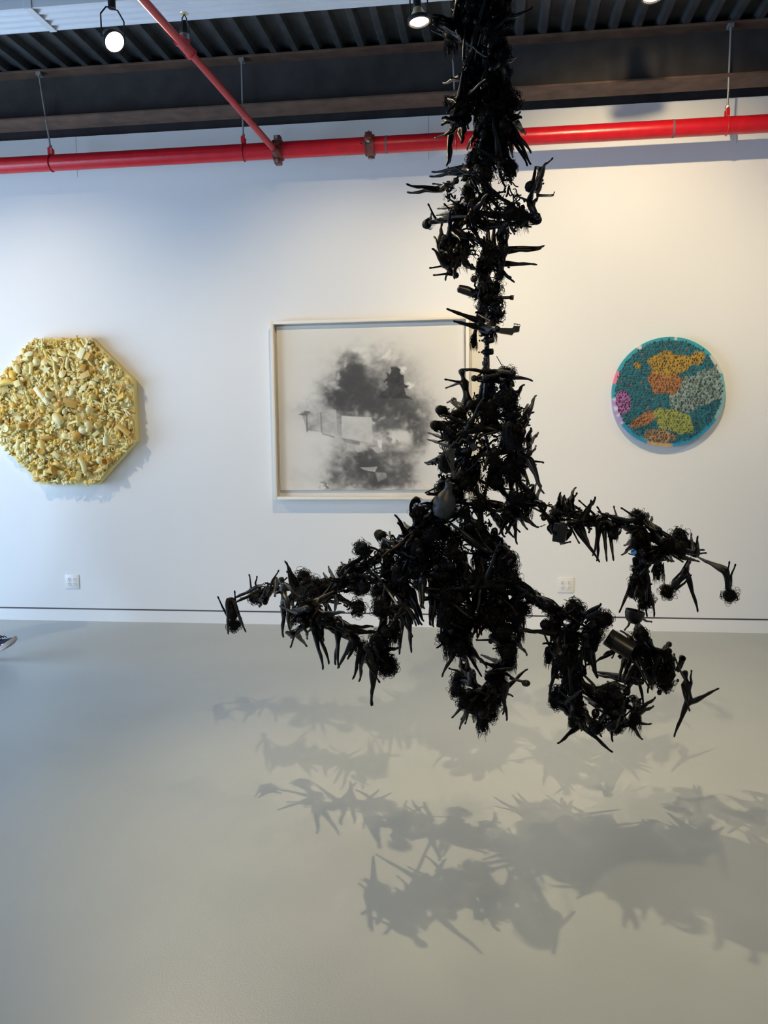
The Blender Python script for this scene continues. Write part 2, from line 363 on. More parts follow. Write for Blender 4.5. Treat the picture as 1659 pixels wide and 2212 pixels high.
def P_duck(): return MB().ball((0, 0, 0), .016, sx=1.35, sz=.85, n=8).ball((.015, 0, .016), .0105, n=7).box(.023, -.004, .012, .032, .004, .016).tube([(-.018, 0, 0), (-.028, 0, .009)], [.008, .001], 6)
def P_car():
    m_ = MB().box(-.028, -.012, -.006, .028, .012, .004, c=.003).box(-.016, -.010, .004, .012, .010, .013, c=.003)
    for x in (-.017, .017):
        for y in (-.012, .012): m_.cyl((x, y-.002, -.006), (x, y+.002, -.006), .006, 10)
    return m_
def P_figure(): return MB().ball((0, 0, .034), .009, n=7).tube([(0, 0, .026), (0, 0, .012), (0, 0, 0)], [.007, .010, .008], 8).tube([(-.006, 0, 0), (-.008, 0, -.03)], [.0055, .004], 6).tube([(.006, 0, 0), (.010, 0, -.03)], [.0055, .004], 6).tube([(-.009, 0, .022), (-.022, 0, .008)], [.004, .003], 6).tube([(.009, 0, .022), (.02, .006, .034)], [.004, .003], 6)
def P_shell(): return MB().lathe([(.002, -.004), (.020, -.002), (.023, 0), (.016, .008), (.006, .012), (.001, .013)], 14)
def P_cone(): return MB().lathe([(.016, -.014), (.017, -.012), (.008, .008), (.003, .02)], 12)
def P_bone(): return MB().tube([(-.028, 0, 0), (.028, 0, 0)], .006, 8).ball((-.03, .006, 0), .008, n=6).ball((-.03, -.006, 0), .008, n=6).ball((.03, .006, 0), .008, n=6).ball((.03, -.006, 0), .008, n=6)
def P_bear():
    m_ = MB().ball((0, 0, 0), .015, n=7).ball((0, .019, .003), .011, n=7).ball((-.008, .028, .003), .004, n=5).ball((.008, .028, .003), .004, n=5)
    for sx_ in (-1, 1): m_.ball((sx_*.013, .008, .006), .0065, n=5).ball((sx_*.011, -.014, .006), .007, n=5)
    return m_
def P_tube(): return MB().lathe([(.008, -.03), (.011, -.029), (.011, .026), (.007, .03), (.004, .03), (.004, .036), (.002, .037)], 12)
def P_fish(): return MB().ball((0, 0, 0), .014, sx=1.9, sz=.5, n=8).add([(-.022, 0, 0), (-.040, .014, .002), (-.034, 0, .003), (-.040, -.014, .002), (-.034, 0, -.003)], [(0, 1, 2), (0, 2, 3), (0, 4, 1), (0, 3, 4), (1, 4, 2), (2, 4, 3)])
def P_flower():
    m_ = MB().ball((0, 0, .003), .006, n=5)
    for i in range(6): m_.ball((.012*math.cos(i*PI/3), .012*math.sin(i*PI/3), 0), .008, sz=.4, n=5)
    return m_
PT = [('toy_bottle', P_bottle, 'l'), ('toy_cup', P_cup, 'a'), ('ball', P_ball, 'a'), ('plastic_egg', P_egg, 'l'), ('toy_block', P_block, 'a'), ('small_box', P_box, 'f'), ('ring', P_ring, 'f'), ('bottle_cap', P_cap, 'f'),
      ('spoon', P_spoon, 'f'), ('star', P_star, 'f'), ('toy_duck', P_duck, 'a'), ('toy_car', P_car, 'f'), ('toy_figure', P_figure, 'l'), ('shell', P_shell, 'f'), ('cone', P_cone, 'a'), ('toy_bone', P_bone, 'f'),
      ('toy_bear', P_bear, 'f'), ('small_tube', P_tube, 'l'), ('toy_fish', P_fish, 'f'), ('toy_flower', P_flower, 'f')]
PM = [(n_, fn().mesh(n_, M['ytoy'], 45), k_) for n_, fn, k_ in PT]
toW = Matrix.Rotation(R(90), 4, 'X')     # +Z of a toy out of the wall (towards -Y)
def toy_mat(x, z, dep, kind, sc):
    spin = Matrix.Rotation(rng.uniform(0, 2*PI), 4, 'Z')
    if kind == 'l': loc = Matrix.Rotation(R(rng.choice([90, 75, 60, 100])), 4, 'X')
    elif kind == 'f': loc = Euler((R(rng.normal(0, 18)), R(rng.normal(0, 18)), 0)).to_matrix().to_4x4()
    else: loc = Euler((rng.uniform(0, PI), rng.uniform(0, PI), 0)).to_matrix().to_4x4()
    return T((OC.x+x, WY-.075-dep, OC.z+z)) @ toW @ spin @ loc @ Matrix.Scale(sc, 4)
placed = []
tries = 0
while len(placed) < 290 and tries < 20000:
    tries += 1
    x, z = rng.uniform(-.56, .56, 2); sc = rng.choice([1, 1.25, 1.5, 1.9, 2.3], p=[.30, .32, .22, .12, .04])
    if not oin(x, z, .548): continue
    if any((x-a)**2 + (z-b_)**2 < (.0135*(sc+c_)*.85)**2 for a, b_, c_ in placed): continue
    placed.append((x, z, sc))
for i, (x, z, sc) in enumerate(placed):
    n_, me, k_ = PM[int(rng.integers(len(PM)))]
    if n_ == 'spoon': sc = min(sc, 1.1)
    o = obj(n_, me, oc); setw(o, toy_mat(x, z, .016+rng.uniform(0, .026)*sc, k_, sc), T(oc.location))
# a few large pieces the photo shows: long bar, banana, big box, car
def ybig(fn, name, px, py, dep, rot, sc):
    p = at(px, py, WY-.12); mb = fn(); o = obj(name, mb.mesh(name, M['ytoy'], 45), oc)
    setw(o, T((p.x, WY-.075-dep, p.z)) @ toW @ Matrix.Rotation(R(rot), 4, 'Z') @ Matrix.Scale(sc, 4), T(oc.location))
ybig(lambda: MB().box(-.085, -.018, -.008, .085, .018, .008, c=.003).box(-.06, -.012, .008, .02, .012, .012, c=.002).box(.04, -.012, .008, .075, .012, .013, c=.002), 'slide_bar', 92, 855, .06, -52, 1)
ybig(lambda: MB().tube([(-.075, -.01, 0), (-.04, .012, .005), (0, .018, .01), (.04, .012, .005), (.075, -.015, 0)], [.008, .02, .026, .02, .008], 12), 'toy_banana', 16, 830, .055, 8, 1.05)
ybig(lambda: MB().tube([(-.06, 0, 0), (-.02, .008, 0), (.03, .008, 0), (.065, -.006, 0)], [.02, .02, .022, .012], 12), 'curved_handle', 180, 1005, .06, -72, 1)
ybig(P_block, 'cube_block', 44, 829, .075, 20, 1.7); ybig(P_box, 'flat_box', 178, 763, .06, 66, 1.5); ybig(P_box, 'flat_box', 186, 810, .055, 20, 1.4)
ybig(P_duck, 'toy_duck', 127, 875, .06, 10, 1.7); ybig(P_egg, 'plastic_egg', 196, 885, .06, 25, 1.7); ybig(P_egg, 'plastic_egg', 202, 858, .06, 0, 1.5); ybig(P_bottle, 'toy_bottle', 52, 920, .07, 0, 2.1)
ybig(lambda: MB().tube([(0, -.1, 0), (0, .05, 0)], [.011, .009], 10).ball((.006, -.1, 0), .014, n=7).ball((-.006, -.1, 0), .014, n=7), 'drumstick', 119, 795, .05, 6, 1)
ybig(lambda: MB().tube([(0, -.03, 0), (0, .05, 0)], [.008, .0065], 10), 'peg', 164, 738, .03, 0, 1)
# small trinkets nobody could count, one object
SV = []; SF = []; nb = 0
small = [fn().mesh('tmp', None, False) for _, fn, _ in PT]
sd = []
for me in small:
    v = np.array([x.co[:] for x in me.vertices]); sd.append((v, [tuple(p.vertices) for p in me.polygons]))
for me in small: bpy.data.meshes.remove(me)
cnt = 0
while cnt < 1700:
    x, z = rng.uniform(-.565, .565, 2)
    if not oin(x, z, .556): continue
    k = int(rng.integers(len(sd))); v, fs = sd[k]
    mm = np.array(toy_mat(x, z, rng.uniform(0, .04), PT[k][2], rng.uniform(.45, 1.0)))
    vv = v @ mm[:3, :3].T + mm[:3, 3]; SV.append(vv); SF += [tuple(i+nb for i in q) for q in fs]; nb += len(v); cnt += 1
me = bpy.data.meshes.new('trinkets'); me.from_pydata(np.concatenate(SV).tolist(), [], SF); me.materials.append(M['ybits'])
o = obj('small_trinkets', me, oc); tag(o, kind='stuff'); o.matrix_parent_inverse = Matrix.Translation(-oc.location)

# ------------------------------------------------------------------ framed smoky drawing
FY = WY-.085
F0 = at(583.5, 694.5, FY); F1 = at(592, 1079.5, FY); F2 = at(1013, 681, FY)
fx0, fx1, fz0, fz1 = (F0.x+F1.x)/2, F2.x, F1.z, (F0.z+F2.z)/2
fr_ = empty('framed_drawing', ((fx0+fx1)/2, WY, fz0)); tag(fr_, 'large charcoal drawing of smoky trees in white shadow-box frame, behind the hanging sculpture', 'picture')
t_ = .022
for (a, b_, c_, d_) in ((fx0, fz0, fx0+t_, fz1), (fx1-t_, fz0, fx1, fz1), (fx0+t_, fz1-t_, fx1-t_, fz1), (fx0+t_, fz0, fx1-t_, fz0+t_)):
    B(MB().box(a, FY, b_, c_, WY-.002, d_, c=.0015), 'frame_rail', M['frame'], fr_, 30)
B(MB().box(fx0+t_, WY-.012, fz0+t_, fx1-t_, WY-.004, fz1-t_), 'backing_board', M['mat_board'], fr_)
B(MB().box(fx0+t_, FY+.006, fz0+t_, fx1-t_, FY+.009, fz1-t_), 'glazing', M['glass'], fr_)
# paper: grid of vertices carrying the printed drawing
PYp = WY-.030; a = at(591, 704, PYp); b_ = at(600, 1059, PYp); c_ = at(1003, 690, PYp)
px0, px1, pz0, pz1 = fx0+t_+.012, fx1-t_-.012, b_.z, min(a.z, fz1-t_-.01)
GW, GH = 300, 270
def vnoise(w_, h_, f0, octs=5, seed=0, pers=.55):
    g = np.random.default_rng(seed); out_ = np.zeros((h_, w_)); amp = 1; tot = 0
    for o_ in range(octs):
        n_ = int(f0*2**o_)+2; tb = g.random((n_+2, n_+2)); u = np.linspace(0, n_-1.001, w_); v_ = np.linspace(0, n_-1.001, h_)
        ui = u.astype(int); vi = v_.astype(int); uf = u-ui; vf = v_-vi; uf = uf*uf*(3-2*uf); vf = vf*vf*(3-2*vf)
        A_ = tb[vi][:, ui]; B_ = tb[vi][:, ui+1]; C_ = tb[vi+1][:, ui]; D_ = tb[vi+1][:, ui+1]
        out_ += amp*((A_*(1-uf)+B_*uf)*(1-vf)[:, None] + (C_*(1-uf)+D_*uf)*vf[:, None]); tot += amp; amp *= pers
    return out_/tot
# drawing coordinates: u,v in the zoomed photo crop (x 170..1530, y 130..1325)
U, V_ = np.meshgrid(np.linspace(172, 1530, GW), np.linspace(135, 1325, GH))
n1 = vnoise(GW, GH, 6, 5, 1); n2 = vnoise(GW, GH, 22, 4, 2); n3 = vnoise(GW, GH, 60, 2, 3); n4 = vnoise(GW, GH, 10, 4, 4)
Uw = U + (n1-.5)*150 + (n2-.5)*50; Vw = V_ + (n4-.5)*150 + (n2-.5)*50
def gs(x, y, sx_, sy_, p=2, U=Uw, V=Vw): return np.exp(-(np.abs((U-x)/sx_)**p + np.abs((V-y)/sy_)**p))
def ss(x, a_, b_): t = np.clip((x-a_)/(b_-a_), 0, 1); return t*t*(3-2*t)
dk = .46*gs(870, 650, 330, 250, 3.2) + .30*gs(860, 1180, 330, 170, 3) + .12*gs(850, 560, 480, 400) + .85*gs(745, 530, 120, 150, 2.8) + .65*gs(610, 650, 85, 80) + .55*gs(830, 660, 230, 85, 2.5) + .5*gs(870, 700, 260, 60)
dk += .35*gs(940, 430, 130, 90) + .7*gs(1120, 790, 150, 100) + .5*gs(1210, 880, 80, 120) + .35*gs(960, 850, 70, 80)
dk -= .5*gs(845, 410, 60, 55) + .5*gs(920, 470, 65, 60) + .35*gs(800, 340, 50, 30) + .25*gs(1020, 390, 40, 30)
for x, y, r in ((700, 420, 22), (640, 500, 22), (960, 380, 24), (1100, 470, 20), (1160, 560, 22), (1120, 840, 22), (950, 790, 20), (1210, 780, 24), (780, 1000, 30), (930, 1230, 24), (1130, 1110, 26), (660, 1240, 20), (740, 725, 24), (835, 750, 26), (905, 752, 24), (1000, 715, 28), (600, 590, 26), (900, 830, 20), (1050, 800, 22), (1180, 850, 22), (700, 1130, 26)): dk -= .55*gs(x, y, r, r, 2)
# dark conifer with ragged edge
hw = 34 + (V_-430)*.37; ragged = (n3-.5)*60 + (n2-.5)*70
tree = ss(hw + ragged - np.abs(U-1030-(V_-560)*.05), -6, 14) * ss(V_, 425, 450) * (1-ss(V_, 660, 720))
dk = np.maximum(dk, tree*(.92+.2*(n3-.5)))
# lower dark masses
dk += .85*gs(860, 1210, 120, 110, 3) + .7*gs(1080, 1190, 75, 110, 2.5) + .6*gs(680, 1170, 38, 80, 2.4) + .6*gs(820, 1080, 80, 55) + .45*gs(990, 1290, 150, 40) + .28*gs(830, 1150, 330, 190, 3) + .4*gs(610, 1230, 50, 70)
dk += .55*gs(1070, 975, 150, 95, 3) + .35*gs(1190, 930, 60, 90) + .3*gs(700, 860, 110, 110)
dk -= .45*gs(850, 1120, 25, 30) + .4*gs(1000, 1180, 40, 26) + .3*gs(920, 1110, 60, 40)
# crisp things: pale house wall, shed, hedge ball, planes
def poly(pts, soft=3):
    r = np.ones_like(U)*1e9; n_ = len(pts)
    for i in range(n_):
        (x0, y0), (x1, y1) = pts[i], pts[(i+1) % n_]; L_ = math.hypot(x1-x0, y1-y0); r = np.minimum(r, ((U-x0)*(y1-y0)-(V_-y0)*(x1-x0))/L_*-1)
    return ss(r, -soft, soft)
def put(mask, val): 
    global dk; dk = dk*(1-mask) + val*mask
tree_keep = tree
put(poly([(640, 785), (862, 800), (866, 985), (640, 945)]), .10 + .18*n4)
put(poly([(500, 745), (600, 740), (610, 930), (495, 905)]), .16 + .2*n1)
put(poly([(340, 750), (490, 770), (490, 900), (385, 890)]), .14 + .25*n2)
put(poly([(640, 945), (775, 975), (770, 1000), (655, 975)]), .55)
put(poly([(495, 905), (585, 935), (585, 945), (495, 918)]), .5)
roof = poly([(250, 820), (370, 745), (500, 768), (495, 790), (390, 780), (330, 860), (270, 850)]); put(roof*(n3 > .42), .55 + .3*(n2-.5))
put(poly([(378, 770), (386, 770), (388, 900), (380, 900)], 2), .7); put(poly([(484, 760), (494, 760), (496, 905), (486, 905)], 2), .5)
put(poly([(902, 962), (935, 962), (930, 1040), (905, 1030)], 2), .05)
put(poly([(845, 1015), (905, 1010), (950, 1045), (900, 1060)], 2), .3); put(poly([(770, 1160), (900, 1155), (880, 1195), (800, 1180)], 2), .35)
put(poly([(880, 1195), (960, 1200), (965, 1235), (900, 1270)], 2), .62)
bush = gs(1065, 940, 92, 55, 6, U, V_); put(np.clip(bush, 0, 1), .12 + .5*(n3 > .62)*ss(((U-1065)/92)**2+((V_-925)/50)**2, .3, 1))
put(np.clip(gs(1050, 1010, 95, 38, 5, U, V_), 0, 1)*.8, .35 + .3*(n2-.5))
put(gs(530, 1290, 55, 28, 4, U, V_)*(n3 > .45), .62); put(gs(610, 1170, 40, 18, 4, U, V_), .45)
put(gs(1190, 1035, 70, 28, 4, U, V_)*(n3 > .64)*.8, .55); put(gs(720, 1280, 60, 28, 4, U, V_)*(n3 > .56)*.8, .65)
dk += .16*gs(430, 700, 170, 60) + .10*gs(300, 1230, 140, 90) + .07*gs(350, 800, 200, 100)
nn = np.clip((.45*n1+.30*n2+.25*n3-.5)*2.6+.5, 0, 1); dk = np.clip(dk, 0, 3)
dk = .96*(1-np.exp(-2.3*np.maximum(dk-.03, 0)**1.25*(.45+1.15*nn)))*ss(U, 172, 240)
dk = np.maximum(dk, tree*(.90+.10*nn))
colr = np.stack([.83*(1-dk)+.035*dk, .78*(1-dk)+.028*dk, .70*(1-dk)+.024*dk], -1)
colr = (colr - 0)*(1-.0*dk[..., None])
def grid_obj(name, x0, x1, z0, z1, y, cols, mat, parent, thick=.002):
    h_, w_ = cols.shape[:2]; X_, Z_ = np.meshgrid(np.linspace(x0, x1, w_), np.linspace(z1, z0, h_))
    vs_ = np.stack([X_, np.full_like(X_, y) + .0, Z_], -1).reshape(-1, 3); idx = np.arange(h_*w_).reshape(h_, w_)
    q = np.stack([idx[:-1, :-1], idx[1:, :-1], idx[1:, 1:], idx[:-1, 1:]], -1).reshape(-1, 4)
    me = bpy.data.meshes.new(name); me.vertices.add(len(vs_)); me.vertices.foreach_set('co', vs_.ravel()); me.loops.add(q.size); me.loops.foreach_set('vertex_index', q.ravel().astype(np.int32))
    me.polygons.add(len(q)); me.polygons.foreach_set('loop_start', np.arange(0, q.size, 4, dtype=np.int32)); me.update(calc_edges=True)
    ca = me.color_attributes.new('Col', 'FLOAT_COLOR', 'POINT'); c4 = np.concatenate([cols.reshape(-1, 3), np.ones((h_*w_, 1))], 1).astype(np.float32); ca.data.foreach_set('color', c4.ravel())
    me.materials.append(mat); o_ = obj(name, me, parent); o_.matrix_parent_inverse = Matrix.Translation(-parent.location)
    md = o_.modifiers.new('thickness', 'SOLIDIFY'); md.thickness = thick; md.offset = -1
    return o_
grid_obj('drawing_paper', px0, px1, pz0, pz1, PYp, colr, attr_mat('charcoal_on_paper', .85), fr_)

# ------------------------------------------------------------------ round mosaic disc
DC = at(1443.5, 847, WY-.05); DR = .388
ds = empty('mosaic_disc', (DC.x, WY, DC.z)); tag(ds, 'round teal wall disc covered with small dark chips in orange, grey and green patches', 'artwork')
def disc_col(x, z):
    """x,z in units of the radius; plain patches of colour"""
    d2 = lambda cx, cz, rx, rz, a=0: ((((x-cx)*math.cos(a)+(z-cz)*math.sin(a))/rx)**2 + ((-(x-cx)*math.sin(a)+(z-cz)*math.cos(a))/rz)**2)
    wv = .16*math.sin(9*x+3*z)+.12*math.sin(7*z-5*x)+.10*math.sin(23*x+4*z)+.10*math.sin(19*z-8*x)
    if d2(-.84, -.18, .17, .24) < 1+wv: return 'purple'
    if d2(.02, .52, .52, .20, .12) < 1+wv*2: return 'gold'
    if d2(-.10, .20, .34, .24, -.5) < 1+wv*2: return 'orange'
    if d2(-.14, -.82, .30, .13) < 1+wv: return 'tan'
    if d2(.08, -.52, .38, .20, -.45) < 1+wv: return 'olive'
    if d2(-.42, -.50, .30, .10, .5) < 1+wv: return 'orange'
    if d2(.50, .02, .55, .30, .42) < 1+wv: return 'pale'
    return 'teal'
PALC = {'purple': [(.12, .02, .08), (.28, .12, .20), (.06, .02, .04)], 'gold': [(.55, .34, .06), (.26, .15, .04), (.13, .07, .03)], 'orange': [(.50, .22, .09), (.22, .11, .06), (.11, .06, .04)],
        'tan': [(.38, .22, .12), (.20, .12, .07), (.12, .07, .05)], 'olive': [(.36, .40, .10), (.24, .26, .07), (.13, .12, .05)], 'pale': [(.34, .42, .37), (.16, .20, .18), (.08, .095, .09)], 'teal': [(.03, .15, .18), (.05, .11, .12), (.04, .07, .075)]}
BASEC = {'purple': (.42, .16, .42), 'gold': (.46, .30, .05), 'orange': (.42, .18, .06), 'tan': (.42, .27, .15), 'olive': (.34, .38, .10), 'pale': (.27, .38, .35), 'teal': (.02, .17, .22)}
mb = MB(); NR, NA = 40, 160; prof = []
vs_ = [(0, -.05, 0)]; cols = [BASEC['pale']]
for k in range(1, NR+1):
    for i in range(NA):
        a_ = 2*PI*i/NA; r = k/NR; x, z = r*math.cos(a_), r*math.sin(a_); vs_.append((x*DR, -.05, z*DR))
        if r > .93:
            dg = math.degrees(a_) % 360
            c3 = (.03, .34, .42)
            if 157 < dg < 171: c3 = (.80, .22, .34)
            elif 185 < dg < 215: c3 = (.45, .30, .62) if (dg % 9) < 5 else (.65, .62, .75)
            elif 120 < dg < 125 or 82 < dg < 85: c3 = (.70, .70, .62)
            elif 18 < dg < 42 : c3 = (.55, .60, .52)
            elif 248 < dg < 275: c3 = (.50, .34, .18)
            elif -1 <= dg < 18 or dg > 330: c3 = (.20, .42, .42)
            elif 275 <= dg <= 330 or 215 <= dg <= 248: c3 = (.02, .25, .42)
            cols.append(c3)
        else: cols.append(BASEC[disc_col(x, z)])
fs_ = [(0, 1+i, 1+(i+1) % NA) for i in range(NA)]
for k in range(NR-1):
    o1 = 1+k*NA; o2 = 1+(k+1)*NA
    fs_ += [(o1+i, o2+i, o2+(i+1) % NA, o1+(i+1) % NA) for i in range(NA)]
o1 = 1+(NR-1)*NA; n0 = len(vs_)
for i in range(NA): a_ = 2*PI*i/NA; vs_.append((DR*math.cos(a_), -.003, DR*math.sin(a_))); cols.append(cols[o1+i])
fs_ += [(o1+i, n0+i, n0+(i+1) % NA, o1+(i+1) % NA) for i in range(NA)]
me = bpy.data.meshes.new('disc'); me.from_pydata([(x+DC.x, y+WY, z+DC.z) for x, y, z in vs_], [], fs_)
ca = me.color_attributes.new('Col', 'FLOAT_COLOR', 'POINT'); ca.data.foreach_set('color', np.concatenate([np.array(cols), np.ones((len(cols), 1))], 1).astype(np.float32).ravel())
me.materials.append(attr_mat('disc_paint', .5)); o = obj('disc', me, ds); o.matrix_parent_inverse = Matrix.Translation(-ds.location)
# chips: little leaf-shaped flakes standing on the face, in rows
vs_ = []; fs_ = []; cols = []
step = .048; row = 0; z = -1
while z < 1:
    x = -1 + (row % 2)*step*.5
    while x < 1:
        xx = x + rng.normal(0, .007); zz = z + rng.normal(0, .007)
        if xx*xx + zz*zz < .905:
            zn = disc_col(xx, zz); c3 = PALC[zn][int(rng.choice(3, p=[.25, .35, .40]))]
            if zn == 'teal' and rng.random() < .07: c3 = (.35, .15, .12)
            L_ = rng.uniform(.0125, .0185)*(1.25 if zn == 'pale' else 1); W_ = L_*.42; a_ = rng.normal(PI/2 + .25*math.sin(3*x), .35); tl = rng.uniform(.1, .7)
            d_ = np.array([math.cos(a_)*math.cos(tl), -math.sin(tl), math.sin(a_)*math.cos(tl)]); s_ = np.array([-math.sin(a_), 0, math.cos(a_)]); n_ = np.cross(d_, s_)
            c0 = np.array([DC.x+xx*DR, WY-.051-rng.uniform(0, .006), DC.z+zz*DR]); nb = len(vs_)
            for q in (c0-d_*L_*.3, c0+s_*W_, c0+d_*L_, c0-s_*W_, c0+n_*.0022, c0-n_*.0022): vs_.append(tuple(q)); cols.append(c3)
            fs_ += [(nb, nb+1, nb+4), (nb+1, nb+2, nb+4), (nb+2, nb+3, nb+4), (nb+3, nb, nb+4), (nb+1, nb, nb+5), (nb+2, nb+1, nb+5), (nb+3, nb+2, nb+5), (nb, nb+3, nb+5)]
        x += step
    z += step*.9; row += 1
# longer spikes proud of the lower rim side (they throw the fringe of shadow)
for i in range(70):
    a_ = rng.uniform(-2.6, -.1); r = rng.uniform(.72, .94); c0 = np.array([DC.x+r*DR*math.cos(a_), WY-.052, DC.z+r*DR*math.sin(a_)]); L_ = rng.uniform(.02, .05); nb = len(vs_)
    d_ = np.array([rng.normal(0, .25), -1, rng.normal(0, .25)]); s_ = np.array([.004, 0, 0]); u_ = np.array([0, 0, .004])
    for q in (c0-s_, c0+s_, c0+u_, c0+d_*L_): vs_.append(tuple(q)); cols.append((.06, .08, .08))
    fs_ += [(nb, nb+1, nb+3), (nb+1, nb+2, nb+3), (nb+2, nb, nb+3)]
me = bpy.data.meshes.new('chips'); me.from_pydata(vs_, [], fs_); ca = me.color_attributes.new('Col', 'FLOAT_COLOR', 'POINT'); ca.data.foreach_set('color', np.concatenate([np.array(cols), np.ones((len(cols), 1))], 1).astype(np.float32).ravel())
me.materials.append(attr_mat('mosaic_chips', .45)); o = obj('mosaic_chips', me, ds); tag(o, kind='stuff'); o.matrix_parent_inverse = Matrix.Translation(-ds.location)

# ------------------------------------------------------------------ power outlets
def outlet(px, py, label, rot):
    p = at(px, py, WY); t = empty('power_outlet', (p.x, WY, p.z), (0, R(rot), 0)); tag(t, label, 'outlet', None)
    MB().box(-.059, -.0065, -.058, .059, -.0005, .058, c=.0025).build('cover_plate', M['plate'], t, 30)
    for sx_ in (-1, 1):
        for sz_ in (-1, 1):
            o_ = MB().lathe([(.0155, .0), (.0155, .0022), (.0145, .003)], 24, T((sx_*.0235, -.0062, sz_*.0195)) @ toW).build('socket', M['plate'], t, 30)
            mb_ = MB(); cx, cz = sx_*.0235, sz_*.0195
            mb_.box(cx-.0075, -.0100, cz+.000, cx-.0052, -.0090, cz+.009).box(cx+.0052, -.0100, cz+.001, cx+.0073, -.0090, cz+.008)
            mb_.lathe([(.0001, .0), (.0026, .0001), (.0026, .0012)], 10, T((cx, -.0088, cz-.006)) @ toW)
            mb_.build('slots', M['slot'], o_, False)
        MB().lathe([(.0022, 0), (.0022, .0008), (.0015, .0012)], 10, T((sx_*.0235, -.0065, 0)) @ toW).build('screw', M['steel'], t, 30)
outlet(156.5, 1256.5, 'white four-socket outlet plate on the bluish wall below the yellow octagon', 0)
outlet(1222, 1263.5, 'white four-socket outlet plate on the wall right of the sculpture, below its upper branch', 0)

# ------------------------------------------------------------------ hanging sculpture of black dolls
SX = at(1045, 500, 3.4).x
rng = np.random.default_rng(21)
sc_ = empty('hanging_sculpture', (SX, 3.4, 4.1)); tag(sc_, 'huge hanging branching chandelier-like sculpture of tangled black dolls, above the grey floor', 'sculpture')
SINV = Matrix.Translation(-sc_.location)
VW = {'A': (850, 330, 4.1475), 'B': (850, 780, 4.1475), 'C': (460, 1080, 3.318), 'D': (1100, 980, 2.968), 'E': (850, 1180, 4.1475), 'F': (1120, 1250, 3.318), 'G': (900, 0, 5.53), 'P': (0, 0, 1)}
def vw(k, p): a = VW[k]; return (a[0]+p[0]/a[2], a[1]+p[1]/a[2])
LEG, TOR, NK, ARM = .162, .080, .030, .112
def ik(parent, px, L, sgn):
    """point on the pixel's ray at distance L from parent"""
    d = ray(*px).normalized(); o = Vector((0, 0, H)); m_ = o-parent; b = m_.dot(d); c = m_.dot(m_)-L*L; disc = b*b-c
    if disc < 0:
        q = o+d*(-b); v = q-parent
        return parent + v.normalized()*min(v.length, L*1.22)
    return o+d*(-b + sgn*math.sqrt(disc))
def rdir(bias=None, sp=1.0):
    v = Vector(rng.normal(0, 1, 3)); v.normalize()
    if bias is not None: v = (Vector(bias).normalized() + v*sp).normalized()
    return v
def doll_mesh(J, name='doll'):
    """J: dict of joints. One continuous skinned surface."""
    V = []; E_ = []; RR = []
    def a(p, r): V.append(tuple(p)); RR.append(r); return len(V)-1
    hip, chest, neck, head = J['hip'], J['chest'], J['neck'], J['head']
    wst = hip.lerp(chest, .5) + (J.get('bend') or Vector((0, 0, 0)))
    i0 = a(hip, .0150); i1 = a(wst, .0108); i2 = a(chest, .0165); i3 = a(neck, .0058); hd = (head-neck).normalized()
    i4 = a(neck+hd*.014, .0085); i5 = a(neck+hd*.026, .0150); i6 = a(neck+hd*.042, .0105)
    E_ += [(i0, i1), (i1, i2), (i2, i3), (i3, i4), (i4, i5), (i5, i6)]
    side = J['side']
    for s in (1, -1):
        ft = J['f1' if s > 0 else 'f2']; hp = hip + side*s*.0115 - (chest-hip).normalized()*.012
        v = ft-hp; kn = hp+v*.48 + J['fwd']*.003; cf = hp+v*.64 - J['fwd']*.001
        x0 = a(hp, .0125); x1 = a(hp+v*.18, .0118); x2 = a(kn, .0066); x3 = a(cf, .0072); x4 = a(hp+v*.86, .0037); x5 = a(hp+v*.93+J['fwd']*.002, .0045); x6 = a(ft+J['fwd']*.006, .0026)
        E_ += [(i0, x0), (x0, x1), (x1, x2), (x2, x3), (x3, x4), (x4, x5), (x5, x6)]
        hn = J['h1' if s > 0 else 'h2']; shd = chest + side*s*.0215 + (neck-chest).normalized()*.006
        v = hn-shd; el = shd+v*.47 - J['fwd']*.008
        y0 = a(shd, .0062); y1 = a(el, .0046); y2 = a(shd+v*.86, .0030); y3 = a(shd+v*.94, .0048); y4 = a(hn, .0022)
        E_ += [(i2, y0), (y0, y1), (y1, y2), (y2, y3), (y3, y4)]
    me = bpy.data.meshes.new(name); me.from_pydata(V, E_, []); o = bpy.data.objects.new('tmp', me); COL.objects.link(o)
    sk = o.modifiers.new('s', 'SKIN'); sk.use_smooth_shade = True
    for i, r in enumerate(RR): me.skin_vertices[0].data[i].radius = (r*1.06, r*1.06)
    me.skin_vertices[0].data[0].use_root = True
    sb = o.modifiers.new('b', 'SUBSURF'); sb.levels = 1; sb.render_levels = 1
    return o
PEND = []       # (temp object, name, parent, hair info): evaluated together at the end
def joints(hip, chestdir, f1, f2, h1, h2, headdir=None):
    ch = (chestdir).normalized(); J = {'hip': hip, 'chest': hip+ch*TOR*.72, 'neck': hip+ch*TOR}
    hd = (headdir or ch).normalized(); J['head'] = J['neck']+hd*NK
    side = (f1-f2); side = side - ch*side.dot(ch)
    if side.length < .01: side = ch.orthogonal()
    side.normalize(); J['side'] = side; fw = side.cross(ch).normalized(); J['fwd'] = fw
    J['f1'], J['f2'] = f1, f2
    J['h1'] = h1 if h1 is not None else J['chest'] + rdir(-ch + side*.25 + fw*.25, .32)*ARM
    J['h2'] = h2 if h2 is not None else J['chest'] + rdir(-ch - side*.25 + fw*.25, .32)*ARM
    return J
